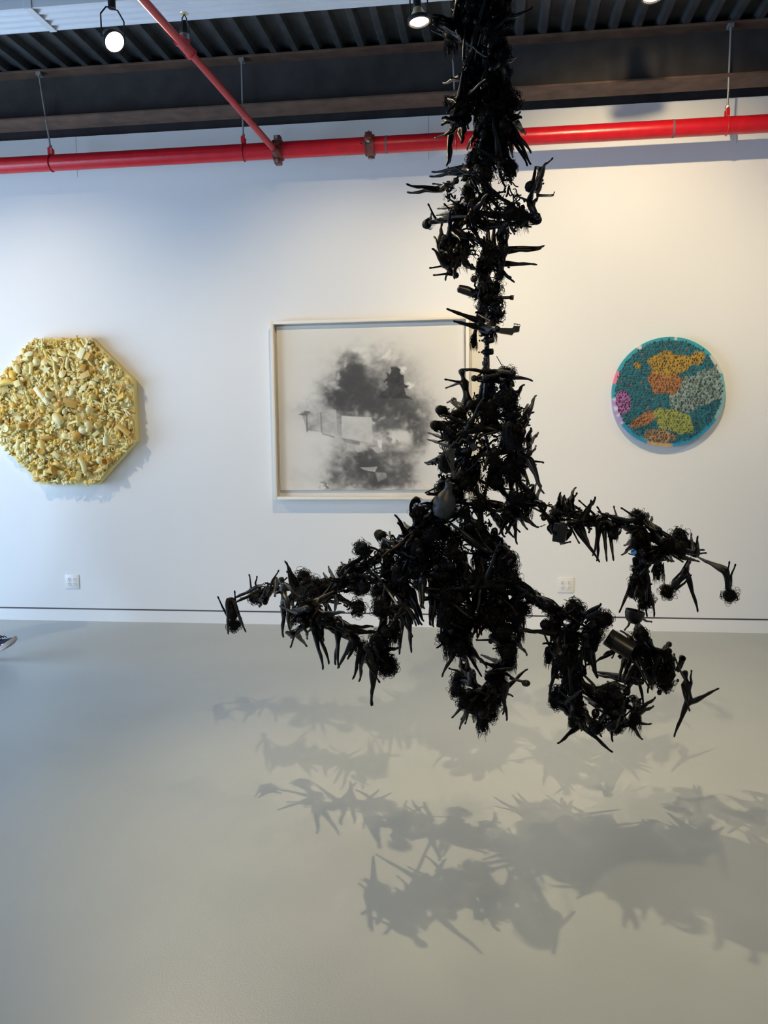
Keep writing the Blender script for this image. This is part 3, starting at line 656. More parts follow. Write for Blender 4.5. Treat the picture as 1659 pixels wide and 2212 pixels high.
# hair pieces, origin at the head centre, falling along -Z
def hair_mesh(kind, seed):
    g = random.Random(seed); m_ = MB()
    if kind == 'curly':
        for i in range(9):
            d = Vector((g.gauss(0, 1), g.gauss(0, 1), g.gauss(0, .8))).normalized(); m_.ball(d*.015-Vector((0, 0, .005)), g.uniform(.009, .015), n=5)
        m_.ball((0, 0, 0), .016, n=6)
        for i in range(110):
            d = Vector((g.gauss(0, 1), g.gauss(0, 1), g.gauss(0, 1))).normalized(); d.z -= .25; c = d*g.uniform(.013, .031); r = g.uniform(.005, .013); u = d.orthogonal().normalized(); u.rotate(Quaternion(d, g.uniform(0, 6.3)))
            w_ = d.lerp(u.cross(d), g.uniform(0, 1)).normalized(); pts = []; ph = g.uniform(0, 6.3); n_ = 9
            for k in range(n_): a = ph + k*.72; pts.append(c + (u*math.cos(a) + w_*math.sin(a))*r + d*k*.0006)
            m_.tube(pts, .0008, 3, False)
    elif kind == 'long':
        for k, (z, r) in enumerate(((.002, .0165), (-.018, .015), (-.036, .013), (-.052, .009))): m_.ball((g.uniform(-.003, .003), .004, z), r, sy=.8, n=6)
        for i in range(70):
            a = g.uniform(0, 6.3); r = g.uniform(.010, .018); l = g.uniform(.05, .085); p0 = Vector((math.cos(a)*r, math.sin(a)*r, g.uniform(-.005, .012))); pts = [p0]; ph = g.uniform(0, 6.3); q = g.uniform(.0, .006)
            for k in range(1, 6): pts.append(p0 + Vector((math.cos(a)*.0015*k + q*math.cos(ph+k*1.7), math.sin(a)*.0015*k + q*math.sin(ph+k*1.7), -l*k/5)))
            m_.tube(pts, [.0012, .0012, .001, .0009, .0008, .0004], 3, False)
    elif kind == 'ponytail':
        m_.ball((0, 0, .003), .0165, n=6)
        for i in range(55):
            w_ = g.gauss(0, .0035); w2 = g.gauss(0, .0035); pts = []
            for k in range(9): a = k/8*2.9; pts.append(Vector((.022-.026*math.cos(a)+w2*k/8*1.5, w_*(.6+k/10), .014+.032*math.sin(a)+w2+(-.012 if k == 8 else 0))))
            m_.tube(pts, .0009, 3, False)
    else:    # bob
        m_.ball((0, 0, .001), .0175, sz=1.05, n=7); m_.ball((0, .006, -.012), .015, sx=1.2, n=6)
        for i in range(45):
            a = g.uniform(0, 6.3); p0 = Vector((math.cos(a)*.014, math.sin(a)*.014, .006)); m_.tube([p0, p0*1.25+Vector((0, 0, -.014)), p0*g.uniform(1.1, 1.7)+Vector((0, 0, -.034))], [.0012, .0011, .0005], 3, False)
    return m_.mesh('hair_'+kind, M['hair'], 60)
HAIR = {k: [hair_mesh(k, 10*j+i) for i in range(3)] for j, k in enumerate(('curly', 'long', 'ponytail', 'bob'))}
HK = {'c': 'curly', 'l': 'long', 'p': 'ponytail', 'b': 'bob'}
def add_hair(parent, head, up, kind, inv, sc=1.0, hang=None):
    if not kind: return
    me = HAIR[HK[kind]][int(rng.integers(3))]; h_ = obj('hair', me, parent)
    if hang is not None and kind == 'l': q = (-Vector(hang)).to_track_quat('Z', 'Y')
    else: q = up.to_track_quat('Z', 'Y')
    setw(h_, T(head) @ q.to_matrix().to_4x4() @ Matrix.Rotation(rng.uniform(0, 6.3), 4, 'Z') @ Matrix.Scale(sc*1.12, 4), inv.inverted()); return h_
NDOLL = 0
def doll(k, hip, f1, f2=None, head=None, h1=None, h2=None, hair=None, Y=3.4, s=1, hs=1.0, sg=(1, 1)):
    """one doll: hip, feet, head and hands given as points in a zoomed crop of the photo; depth Y of the hip; limbs keep their real length"""
    global NDOLL
    hp = at(*vw(k, hip), Y); c = at(1045, vw(k, hip)[1], 3.4)
    F1 = ik(hp, vw(k, f1), LEG*s, rng.choice([-1, 1])) if f1 else hp+rdir((0, 0, -1), .9)*LEG*s
    F2 = ik(hp, vw(k, f2), LEG*s, rng.choice([-1, 1])) if f2 else None
    if head: HD = ik(hp, vw(k, head), (TOR+NK)*s, rng.choice([-1, 1])); cd = HD-hp
    else: cd = rdir((c-hp).normalized()*1.0 - (F1-hp).normalized()*.8, .35)
    if F2 is None: F2 = hp + ((F1-hp).normalized() + rdir(cd*-.2, .28)*.3).normalized()*LEG*s
    chest = hp+cd.normalized()*TOR*.72
    hh = [ik(chest, vw(k, h), ARM*s, rng.choice([-1, 1])) if h else None for h in (h1, h2)]
    J = joints(hp, cd, F1, F2, hh[0], hh[1]); o = doll_mesh(J)
    hk = hair; PEND.append((o, J, hk, hs, None)); NDOLL += 1
SPEC = """
A (430,320) (115,290) (120,365) (560,250)
A (650,150) (325,220) (345,180) (780,160) . . b
A (1265,330) (1360,85) (1275,110) (1225,300) (1340,240) . b
A (450,600) (720,600) (700,560) (300,640) (308,455) (340,540) b
A (960,880) (1360,843) . (800,900)
A (940,1010) (1280,998) (1075,1155) (800,940)
A (580,900) (455,1140) (535,1125) (640,760) . . l
A (460,1000) (370,740) (355,850) (560,1100)
A (560,700) (622,440) (605,780)
A (500,830) (505,500) (520,560) (520,980) . . l
A (430,850) (430,640) . (450,1000)
A (870,850) (905,600) (845,620) (900,1000)
A (800,640) (1230,660) (1100,640) (690,560)
A (1050,560) (1200,660) (1090,740) (1280,600) . . b
A (560,520) (400,500) (390,560) (680,620)
A (1230,470) (1300,390) (1290,240) (1290,570)
A (780,1540) (460,1392) (525,1505) (930,1580)
A (700,170) (480,140) (620,110) (830,200) . . c
A (920,560) (560,500) (640,540) (1060,540) . . c
A (960,740) (1000,1000) (990,960) (1010,640)
A (640,980) (580,900) (720,1050) (560,880)
B (960,102) (598,68) (640,75) (1070,110)
B (930,130) (1250,168) (1200,150) (820,150)
B (660,330) (660,440) (650,430) (610,90) (455,163) (465,243)
B (870,150) (960,140) (1000,170) (720,155)
B (1080,330) (1165,205) (1110,290) (1000,360) . . l
B (1190,490) (1272,300) (1200,380) (1160,640)
B (1090,600) (1250,452) (1215,570) (1000,700)
B (620,430) (640,300) . (538,350) (480,370)
B (560,520) (640,560) . (420,440) . . b
B (520,640) (600,640) . (372,575) . . b
B (520,730) (315,642) (310,702) (660,700)
B (520,850) (272,920) . (660,800)
B (1215,720) (1305,635) (1240,595) (1217,825) (1278,757)
B (1210,880) (1320,1130) (1345,1200) (1130,800)
B (1120,960) (1230,1132) (1110,1200) (1040,900) . . l
B (1040,1050) (1050,1240) (1010,1100) (980,940) . . l
B (960,1130) (1060,1290) (1000,1180) (900,1040)
B (1200,1230) (1195,1068) (1275,1105) (1080,1230) . . c
B (1250,1250) (1330,1110) (1260,1095) (1340,1290)
B (1080,1380) (1195,1508) (1100,1640) (980,1320)
B (1120,1380) (1300,1500) (1230,1460) (1000,1370)
B (1060,1400) (940,1565) (1000,1560) (1120,1290)
B (920,1400) (1085,1592) (990,1582) (850,1320)
B (480,1190) (300,1200) . (600,1200)
B (420,1290) (248,1275) . (540,1260)
B (1490,1330) (1490,1185) (1525,1210) (1440,1340)
B (1560,1310) (1612,1200) . (1600,1380)
B (230,1560) (40,1440) (90,1450) (330,1500)
B (260,1480) (120,1500) . (180,1370) . . p
C (125,735) (108,965) (235,950) (158,925) . . c
C (330,640) (140,745) (120,720) (300,700) (258,530) (315,545) c
C (445,590) (440,690) (560,610) (372,735)
C (515,715) (497,985) (545,935) (490,572) (440,690) .
C (585,610) (520,440) . (620,700)
C (560,700) (545,780) (600,800) (665,540) . . c 1.25
C (850,600) (785,518) . (730,600)
C (590,690) (790,760) . (640,600)
C (780,700) (890,870) (820,830) (700,620)
C (900,700) (870,810) (900,740) (1050,780) . . c 1.1
C (820,830) (950,800) (860,860) (740,800) . . b
C (720,900) (797,1222) . (620,860)
C (890,900) (870,1190) (897,1212) (830,830)
C (1010,990) (888,1218) (960,1150) (900,890)
C (1060,1080) (1010,1283) (1055,1300) (1020,950)
C (1150,1180) (1128,1475) (1138,1470) (1100,1050)
C (990,920) (1157,903) . (900,850)
C (590,950) (672,1045) (520,945) (700,870)
C (800,860) (660,960) (790,1005) (880,860)
C (590,800) (560,930) . (680,780) . . .
C (1330,790) (1290,860) (1430,975) (1190,770) . . c 1.1
C (1300,900) (1330,1000) . (1240,940) . . b
C (1190,1090) (1150,1050) . (1258,1190) . . c 1.2
C (1200,1060) (1290,1010) . (1180,1000) . . c
C (1380,800) (1335,1103) (1422,1090) (1350,680)
C (1310,660) (1465,900) . (1200,600)
C (1400,660) (1492,900) . (1330,560)
C (1500,560) (1503,782) (1490,775) (1480,420) . . l
C (1590,600) (1552,908) (1572,916) (1600,480)
C (1300,350) (1260,230) (1450,420) (1193,250) . . b 1.15
C (1420,300) (1330,160) . (1480,360)
C (1120,370) (910,500) . (1060,350) . . c
C (1010,560) (915,435) (975,415) (1120,560)
C (1180,420) (1060,480) . (1260,330) . . c
C (700,640) (600,760) . (800,620) . . c
C (960,600) (840,560) . (1050,640) . . c
D (370,370) (325,255) (355,270) (300,400) . . c
D (400,380) (412,262) . (470,400)
D (490,400) (558,280) . (560,440)
D (440,470) (580,690) (520,600) (380,420)
D (570,450) (540,660) . (480,430)
D (610,440) (625,685) (668,680) (520,430)
D (690,440) (590,440) . (665,520) . . l
D (600,430) (680,460) (490,470) (720,460)
D (750,440) (650,400) . (830,410) . . c 1.1
D (900,470) (918,398) . (980,560)
D (800,560) (742,590) . (850,480)
D (1390,765) (1190,652) (1205,665) (1420,920) . . c
D (1125,780) (1168,665) (1215,1020) (1010,890) . . c
D (1180,640) (1165,515) (1205,535) (1080,600) . . c
D (1100,640) (1248,615) (1215,690) (1000,580) . . c
D (1020,600) (1050,690) (905,760) (1095,520) . . c 1.1
D (830,750) (697,1040) (890,1090) (830,620)
D (870,740) (938,1050) . (850,620)
D (850,820) (800,930) (880,940) (780,900) . . l
D (960,640) (1110,632) . (860,640)
D (900,620) (1040,690) (960,740) (830,520) . . c
D (940,480) (960,620) (860,560) (830,400)
D (830,560) (830,760) (860,760) (850,440)
F (860,350) (975,500) . (830,240)
F (790,560) (740,745) . (880,450)
F (700,500) (603,550) . (800,430)
F (830,520) (942,735) . (880,400) . . c
F (770,720) (520,660) . (880,740)
F (830,650) (900,915) (760,740) (780,820)
F (1225,865) (1435,785) (1110,1138) (1190,655) (1240,655) .
F (1010,560) (945,795) . (1080,470)
F (920,680) (990,740) (950,770) (820,700)
F (1060,640) (1110,560) . (1050,760) . . c
F (1050,720) (1055,830) (1010,760) (1070,620) . . c
F (630,890) (430,770) . (740,960)
F (590,900) (480,860) . (690,960)
F (440,1050) (278,1190) (682,1256) (420,950) . . c
F (770,1030) (955,1047) (890,1162) (690,1060) . . c
F (700,830) (850,965) (640,730) (620,820) . . c
F (860,940) (990,850) . (820,850)
F (700,760) (545,812) . (770,800)
F (510,520) (563,705) . (480,400)
F (280,600) (228,785) . (330,480)
F (330,480) (178,460) . (400,420) . . c
F (250,390) (0,372) (60,380) (360,400)
F (200,170) (270,330) . (110,110)
F (270,300) (330,230) . (190,330) . . b
F (420,330) (300,270) . (400,200) . . c 1.2
F (530,330) (470,400) . (620,290) . . c 1.1
F (500,260) (600,180) . (420,250) . . c
F (550,480) (520,360) . (590,380)
F (360,890) (460,790) (490,900) (270,880) . . c
F (330,920) (440,1010) . (430,960) . . l
F (540,1070) (620,990) . (480,960)
F (680,930) (640,960) . (720,1010) . . b
F (740,890) (760,800) (830,930) (650,810) . . c
E (240,330) (268,562) (250,548) (260,180)
E (340,410) (325,718) (348,728) (330,300)
E (150,400) (240,705) . (60,300)
E (20,380) (212,705) . (0,200)
E (100,600) (50,963) (157,945) (60,430)
E (420,420) (283,467) . (540,380)
E (560,720) (395,915) (440,820) (660,620)
E (590,840) (385,800) . (520,760)
E (600,900) (428,1165) (787,1162) (640,1010)
E (690,920) (848,1090) (740,1060) (600,800)
E (730,1250) (690,1150) (820,1260) (580,1190) . . c 1.2
E (720,1310) (515,1552) . (560,1290) . . c
E (700,1450) (588,1632) (718,1572) (800,1350)
E (770,1440) (765,1675) (780,1600) (840,1330)
E (960,1280) (1203,1090) (860,1340) (900,1150) . . c
E (990,1240) (985,1517) . (940,1100) . . l
E (920,1320) (1015,1402) . (850,1240)
E (950,1050) (772,967) (765,1030) (1040,960)
E (920,1130) (1103,1082) (825,1128) (840,1180)
E (960,720) (1340,782) (1150,760) (840,690)
E (1080,820) (1205,977) (1140,850) (980,760) . . c
E (900,830) (870,860) (960,880) (1030,940) . . c
E (930,470) (918,690) (940,680) (900,330)
E (990,440) (1102,795) . (900,300)
E (740,420) (777,790) (700,760) (690,280)
E (690,560) (760,815) (800,800) (650,430)
E (480,440) (478,770) (420,790) (450,280)
E (860,600) (750,815) . (960,500)
E (1080,560) (1000,500) . (1090,640) . . c
E (1000,180) (900,260) . (1040,130) . . c 1.2
E (980,300) (1100,330) . (1040,250) . . c
E (1010,30) (900,60) (960,120) (1040,60)
E (600,850) (690,800) (480,900) (560,760)
E (640,1090) (600,1000) (660,1000) (700,1200)
E (900,1370) (940,1300) . (860,1520) . . c
E (860,1400) (920,1460) . (800,1500) . . b
E (650,180) (680,320) (640,300) (640,60)
G (1160,1480) (1320,1595) . (1060,1400)
G (1100,1500) (1385,1835) (1340,1990) (1080,1380) . . l
G (1130,1560) (1370,1990) (1150,1900) (1080,1420)
G (420,1560) (370,1990) (400,1960) (450,1420)
G (430,1430) (290,1480) (300,1400) (600,1420) . . b
G (540,1540) (545,1720) . (500,1400) . . c
G (740,1520) (590,1790) (640,1740) (800,1400)
G (900,280) (1410,95) (1300,160) (760,340)
G (560,300) (290,240) . (700,380)
G (640,480) (270,360) . (780,420)
G (600,200) (430,110) . (720,260)
G (1000,750) (1190,700) . (900,820)
G (1100,1400) (1225,1378) . (1000,1360)
G (700,1100) (450,1290) . (820,1000)
G (560,900) (420,960) . (700,860) . . l
G (1020,1620) (960,1950) (1110,1900) (1040,1480) . . l
G (1480,2080) (1540,1940) (1420,1990) (1420,2200)
"""
def depth(k, px, py):
    """distance of each branch of the sculpture from the viewer's wall: left branch reaches back, lower left one forward"""
    if k == 'C':
        if py > 1080+700/3.318 and 615 < px < 870: return 3.08
        return 3.36 + .30*min(1, max(0, (900-px)/400))
    if k == 'D': return 3.42 + .22*min(1, max(0, (px-1150)/400))
    if k == 'F':
        if px > 1330: return 3.55
        return 3.30
    if k == 'E':
        if px > 1180: return 3.3
        return 3.38
    return 3.40
for ln in SPEC.strip().split('\n'):
    t = ln.split(); k = t[0]; P = []
    for q in t[1:]:
        if q.startswith('('): P.append(tuple(float(a) for a in q[1:-1].split(',')))
        elif q == '.': P.append(None)
        else: P.append(q)
    pts = [p for p in P if p is None or isinstance(p, tuple)]; st = [p for p in P if isinstance(p, str)]
    while len(pts) < 6: pts.append(None)
    px, py = vw(k, pts[0]); Y = depth(k, px, py) + rng.normal(0, .035)
    doll(k, pts[0], pts[1], pts[2], pts[3], pts[4], pts[5], hair=st[0] if st else None, hs=float(st[1]) if len(st) > 1 else 1.0, Y=Y)

# --- pose library for the dolls packed inside the masses
LIB = []
def lib_pose(i):
    g = random.Random(i+50); z = Vector((0, 0, 1))
    def dv(el, az): return Vector((math.sin(el)*math.cos(az), math.sin(el)*math.sin(az), -math.cos(el)))
    e1, e2 = g.uniform(0, .5), g.uniform(0, 1.0)
    if i % 4 == 0: e2 = g.uniform(1.2, 1.9)
    f1 = dv(e1, 0)*LEG; f2 = dv(e2, g.choice([PI, PI*.6, PI*.4]))*LEG
    J = joints(Vector((0, 0, 0)), Vector((g.uniform(-.2, .2), g.uniform(-.4, .4), 1)), f1+Vector((.01, 0, 0)), f2-Vector((.01, 0, 0)), None, None); return J
for i in range(16):
    J = lib_pose(i); o = doll_mesh(J, 'doll_pose'); LIB.append((o, J))
dg = bpy.context.evaluated_depsgraph_get()
def bake(o):
    me = bpy.data.meshes.new_from_object(o.evaluated_get(dg), depsgraph=dg); me.polygons.foreach_set('use_smooth', [True]*len(me.polygons))
    me.materials.clear(); me.materials.append(M['doll']); me.name = 'doll'; return me
LIBM = [(bake(o), J) for o, J in LIB]
for o, J, hk, hs, _ in PEND:
    me = bake(o); hip = J['hip']; me.transform(Matrix.Translation(-hip))
    d_ = obj('doll', me, sc_, hip); d_.matrix_parent_inverse = SINV
    add_hair(d_, J['head'], (J['head']-J['neck']).normalized(), hk, Matrix.Translation(-hip), hs)
for o, J in LIB: bpy.data.objects.remove(o)
for o, *_ in PEND: bpy.data.objects.remove(o)

# --- outlines of the masses (points in the zoomed crops), depth, packing count
MASS = [
 ('G', [(480,-500),(1110,-500),(1110,0),(1170,150),(1080,400),(1070,700),(1150,1000),(1170,1300),(1130,1440),(1120,1560),(1110,1800),(1000,1950),(900,1830),(900,1600),(780,1600),(780,1370),(680,1400),(620,1500),(480,1560),(440,1400),(430,1200),(540,1050),(530,700),(520,560),(420,500),(310,470),(320,280),(430,230),(430,150),(500,130),(480,0)], 3.4, .07, 52),
 ('G', [(690,1600),(860,1600),(860,2000),(640,2000)], 3.4, .03, 3),
 ('A', [(690,0),(1080,0),(1090,80),(1130,230),(1130,320),(1200,380),(1290,480),(1310,620),(1200,650),(1050,740),(1000,800),(1030,930),(980,1040),(880,1030),(870,1160),(930,1280),(1000,1380),(1010,1460),(950,1560),(820,1600),(740,1540),(730,1420),(700,1330),(650,1290),(700,1180),(700,1020),(600,960),(480,1010),(380,860),(420,780),(420,640),(290,650),(290,590),(400,560),(440,480),(420,380),(400,280),(560,210),(640,140)], 3.4, .09, 20),
 ('B', [(800,100),(1000,90),(1080,110),(1100,200),(1080,240),(1140,350),(1210,370),(1190,500),(1190,800),(1200,920),(1170,990),(1090,1050),(1000,1110),(900,1150),(880,1060),(850,1280),(1040,1270),(1100,1170),(1270,1180),(1280,1310),(1170,1320),(1120,1400),(960,1400),(800,1380),(900,1440),(910,1600),(1060,1659),(0,1659),(0,1560),(150,1500),(170,1420),(180,1340),(260,1290),(390,1250),(390,1100),(400,1000),(350,980),(340,900),(420,830),(400,750),(400,640),(350,600),(350,540),(440,520),(400,450),(400,420),(470,430),(540,380),(700,300),(790,200)], 3.4, .11, 54),
 ('C', [(250,620),(330,590),(410,570),(450,590),(620,600),(640,500),(720,510),(760,580),(830,570),(900,490),(1010,380),(1090,320),(1160,350),(1230,320),(1260,220),(1360,260),(1430,180),(1430,90),(1500,40),(1659,0),(1659,560),(1520,560),(1450,550),(1400,640),(1340,680),(1230,660),(1190,680),(1000,690),(920,690),(890,720),(740,720),(650,650),(580,660),(450,650),(400,650),(390,760),(330,740),(260,680)], None, .06, 24),
 ('C', [(530,790),(640,740),(750,760),(760,830),(860,900),(950,880),(1050,1000),(1140,1060),(1180,970),(1230,850),(1150,780),(1190,730),(1300,740),(1340,820),(1320,1000),(1290,1070),(1300,1240),(1210,1240),(1190,1170),(1080,1090),(950,1000),(850,960),(760,930),(640,900),(540,910)], None, .05, 12),
 ('D', [(0,250),(100,240),(180,280),(300,320),(340,340),(460,330),(480,370),(580,370),(640,420),(700,450),(780,380),(860,410),(940,450),(1000,510),(1030,550),(1100,500),(1200,580),(1200,640),(1100,650),(1030,640),(1040,700),(960,730),(880,710),(880,790),(900,960),(790,940),(790,720),(760,640),(790,520),(700,490),(630,450),(600,480),(480,480),(410,500),(370,560),(270,560),(240,500),(190,490),(200,420),(170,350),(90,350),(60,400),(0,400)], None, .05, 18),
 ('F', [(0,10),(40,60),(110,80),(180,130),(250,180),(400,180),(470,230),(590,180),(650,260),(650,350),(610,340),(610,410),(540,480),(520,620),(500,700),(430,740),(430,770),(300,740),(250,700),(260,600),(200,580),(200,500),(230,470),(220,400),(150,370),(140,320),(200,310),(150,220),(80,140),(0,120)], None, .07, 16),
 ('F', [(300,740),(440,750),(430,860),(500,940),(590,930),(600,990),(650,1000),(750,1000),(780,1060),(700,1110),(620,1050),(560,1090),(480,1080),(380,1060),(360,980),(290,950),(240,900),(250,830)], None, .05, 5),
 ('F', [(590,800),(700,740),(760,740),(830,820),(890,850),(900,930),(840,980),(760,960),(760,1010),(640,1000),(630,930),(590,880)], None, .05, 3),
 ('F', [(770,410),(920,420),(1000,510),(1100,500),(1140,560),(1120,640),(1110,760),(1020,770),(990,700),(930,660),(820,620),(800,560),(820,500)], None, .05, 6),
 ('F', [(810,0),(930,0),(940,180),(830,170),(800,100)], None, .04, 2),
 ('E', [(0,0),(1050,0),(1060,60),(1000,95),(1070,150),(1070,240),(1100,300),(1160,320),(1190,380),(1180,520),(1200,590),(1160,640),(1050,650),(1000,610),(980,660),(900,700),(860,720),(700,720),(560,780),(470,730),(400,700),(380,560),(370,420),(300,270),(200,290),(150,330),(180,400),(100,470),(0,440)], None, .11, 42),
 ('E', [(430,730),(680,700),(700,800),(640,900),(600,960),(560,960),(500,900),(440,900),(440,820)], None, .05, 4),
 ('E', [(890,690),(1060,720),(1100,850),(1110,1020),(1040,1050),(960,1020),(940,880),(870,850),(860,740)], None, .05, 4),
 ('E', [(650,1120),(770,1120),(760,1260),(870,1220),(880,1100),(1000,1100),(1000,1330),(940,1400),(940,1470),(880,1580),(790,1560),(700,1500),(600,1410),(560,1370),(650,1290),(690,1260)], None, .05, 7),
 ('C', [(900,740),(1000,710),(1110,770),(1080,840),(1010,830)], None, .04, 0),
]
HOLES = [('A', p) for p in ([(930,120),(995,125),(985,175),(940,170)], [(640,260),(720,270),(710,310),(650,300)], [(630,440),(700,450),(700,500),(640,560)], [(455,560),(600,590),(480,620)], [(850,640),(900,640),(890,790),(845,790)], [(910,655),(990,670),(960,790),(915,820)], [(445,670),(500,670),(500,780),(445,780)], [(610,720),(655,720),(650,810),(605,800)], [(705,970),(745,1000),(700,1050)], [(870,250),(950,310),(890,340)], [(1150,330),(1200,380),(1180,400)], [(830,590),(930,610),(830,640)])] + \
        [('B', p) for p in ([(680,1090),(745,1055),(735,1130),(675,1132)], [(935,580),(975,520),(975,605),(940,610)], [(455,720),(525,755),(460,755)], [(1060,665),(1115,665),(1070,695)], [(860,1080),(890,1290),(845,1280)], [(915,720),(960,750),(930,765)])] + \
        [('E', p) for p in ([(650,90),(710,85),(745,190),(715,275),(670,210),(640,215)], [(80,130),(150,165),(140,225),(100,185)], [(1000,440),(1060,420),(1070,500),(1000,490)])]
SCALE = 2
def rast(polys):
    X_, Y_ = np.meshgrid((np.arange(830)+.5)*SCALE, (np.arange(1260)+.5)*SCALE-300); out_ = np.zeros(X_.shape, bool)
    for pts in polys:
        ins = np.zeros(X_.shape, bool); n_ = len(pts)
        for i in range(n_):
            (x0, y0), (x1, y1) = pts[i], pts[(i+1) % n_]
            if y0 == y1: continue
            ins ^= ((y0 > Y_) != (y1 > Y_)) & (X_ < (x1-x0)*(Y_-y0)/(y1-y0)+x0)
        out_ |= ins
    return out_
polys = [[vw(k, p) for p in pts] for k, pts, *_ in MASS]
hm = rast([[vw(k, p) for p in pts] for k, pts in HOLES]); mask = rast(polys) & ~hm
def dil(m_, n_):
    for _ in range(n_):
        a = m_.copy(); a[1:] |= m_[:-1]; a[:-1] |= m_[1:]; a[:, 1:] |= m_[:, :-1]; a[:, :-1] |= m_[:, 1:]; m_ = a
    return m_
inner = ~dil(~mask, 3)
CMn = np.array(CMi)
def projn(P): q = (P - np.array([0, 0, H])) @ CMn.T; return 829.5-FPX*q[:, 0]/q[:, 2], 1106+FPX*q[:, 1]/q[:, 2]
def inside(P, m_):
    x, y = projn(P); i = ((y+300)/SCALE).astype(int); j = (x/SCALE).astype(int)
    ok = (i >= 0) & (i < m_.shape[0]) & (j >= 0) & (j < m_.shape[1]); r = np.zeros(len(P), bool); r[ok] = m_[i[ok], j[ok]]; return r
def lpts(J):
    P = [J['hip'], J['chest'], J['head']+(J['head']-J['neck'])*.6]
    for e in ('f1', 'f2'): P += [J['hip'].lerp(J[e], t) for t in (.33, .66, 1.03)]
    for e in ('h1', 'h2'): P += [J['chest'].lerp(J[e], t) for t in (.5, 1)]
    return np.array([p[:] for p in P])
LP = [lpts(J) for _, J in LIBM]
def randrot():
    q = rng.normal(0, 1, 4); return Quaternion(q).normalized().to_matrix()
room = 298 - NDOLL
tot = sum(m_[4] for m_ in MASS)
for (k, pts, Yc, sp_, cnt), poly_ in zip(MASS, polys):
    cnt = int(round(cnt*room/tot)); xs = [p[0] for p in poly_]; ys = [p[1] for p in poly_]; own = rast([poly_]) & mask
    own_i = ~dil(~own, 1); done = 0; t_ = 0; got = []
    # stratified in height so the packing is even
    while done < cnt and t_ < cnt*260:
        t_ += 1; fr = (done+rng.random())/max(1, cnt)
        if xs and (max(ys)-min(ys)) > (max(xs)-min(xs)): py = min(ys)+fr*(max(ys)-min(ys)); px = rng.uniform(min(xs), max(xs))
        else: px = min(xs)+fr*(max(xs)-min(xs)); py = rng.uniform(min(ys), max(ys))
        i, j = int((py+300)/SCALE), int(px/SCALE)
        if not (0 <= i < own.shape[0] and 0 <= j < own.shape[1] and own[i, j]): continue
        Y = (Yc or depth(k, px, py)) + rng.uniform(-sp_, sp_); ci = int(rng.integers(16)); c = at(px, py, Y)
        best = None
        for tr_i in range(24):
            Rm = randrot(); P = LP[ci] @ np.array(Rm).T + np.array(c); n_in = inside(P, mask).sum()
            if best is None or n_in > best[0]: best = (n_in, Rm)
            if n_in == len(P): break
        if best[0] < len(LP[ci]) - (1 if t_ < cnt*60 else 2): continue
        me, J = LIBM[ci]; mw = T(c) @ best[1].to_4x4()
        d_ = obj('doll', me, sc_); setw(d_, mw, T(sc_.location))
        hk = rng.choice(['c', 'l', 'b', '', 'c', 'l'])
        up = best[1] @ (J['head']-J['neck']).normalized()
        if hk: add_hair(d_, mw @ J['head'], up, hk, mw.inverted(), .9 if inside(np.array([(mw @ J['head'])[:]]), inner)[0] else .6, hang=(0, 0, -1))
        done += 1; NDOLL += 1
print('dolls', NDOLL)

# loose heads with wigs wedged between the bodies
hm_ = MB().ball((0, 0, 0), .0165, sx=.9, sz=1.12, n=9).tube([(0, 0, -.014), (0, .001, -.030)], [.006, .0065], 8).ball((0, -.0150, -.002), .0035, n=5).ball((-.0148, 0, 0), .0035, sx=.5, n=5).ball((.0148, 0, 0), .0035, sx=.5, n=5).mesh('doll_head', M['doll'], True)
nh = 0; t_ = 0; wts = np.array([m_[4] for m_ in MASS], float); wts /= wts.sum()
while nh < 280 and t_ < 6000:
    t_ += 1; mi = int(rng.choice(len(MASS), p=wts)); k, pts, Yc, sp_, cnt = MASS[mi]; xs = [p[0] for p in polys[mi]]; ys = [p[1] for p in polys[mi]]
    px, py = rng.uniform(min(xs), max(xs)), rng.uniform(min(ys), max(ys)); i, j = int((py+300)/SCALE), int(px/SCALE)
    if not (0 <= i < inner.shape[0] and 0 <= j < inner.shape[1] and inner[i, j]): continue
    c = at(px, py, (Yc or depth(k, px, py))+rng.uniform(-sp_, sp_)); q = randrot(); W_ = T(c) @ q.to_4x4()
    h_ = obj('doll_head', hm_, sc_); setw(h_, W_, T(sc_.location)); add_hair(h_, c, q @ Vector((0, 0, 1)), rng.choice(['c', 'c', 'b', 'l']), W_.inverted(), rng.uniform(.8, 1.15), hang=(0, 0, -1)); nh += 1
for p_, r_, hk in (((800, 1215), 1.1, 'b'), ((830, 1290), 1.25, 'b'), ((905, 1370), 1.25, 'c'), ((930, 1440), 1.2, 'c'), ((800, 1400), 1.1, 'b'), ((790, 1500), 1.3, 'b'), ((870, 1520), 1.2, 'l'), ((900, 1215), .9, 'c'), ((740, 1260), 1.0, 'b'), ((835, 1600), 1.0, 'b')):
    c = at(*vw('A', p_), 3.4 + rng.uniform(-.03, .03)); q = randrot(); W_ = T(c) @ q.to_4x4() @ Matrix.Scale(r_, 4)
    h_ = obj('doll_head', hm_, sc_); setw(h_, W_, T(sc_.location)); add_hair(h_, c, q @ Vector((0, 0, 1)), hk, W_.inverted(), .95, hang=(0, 0, -1))
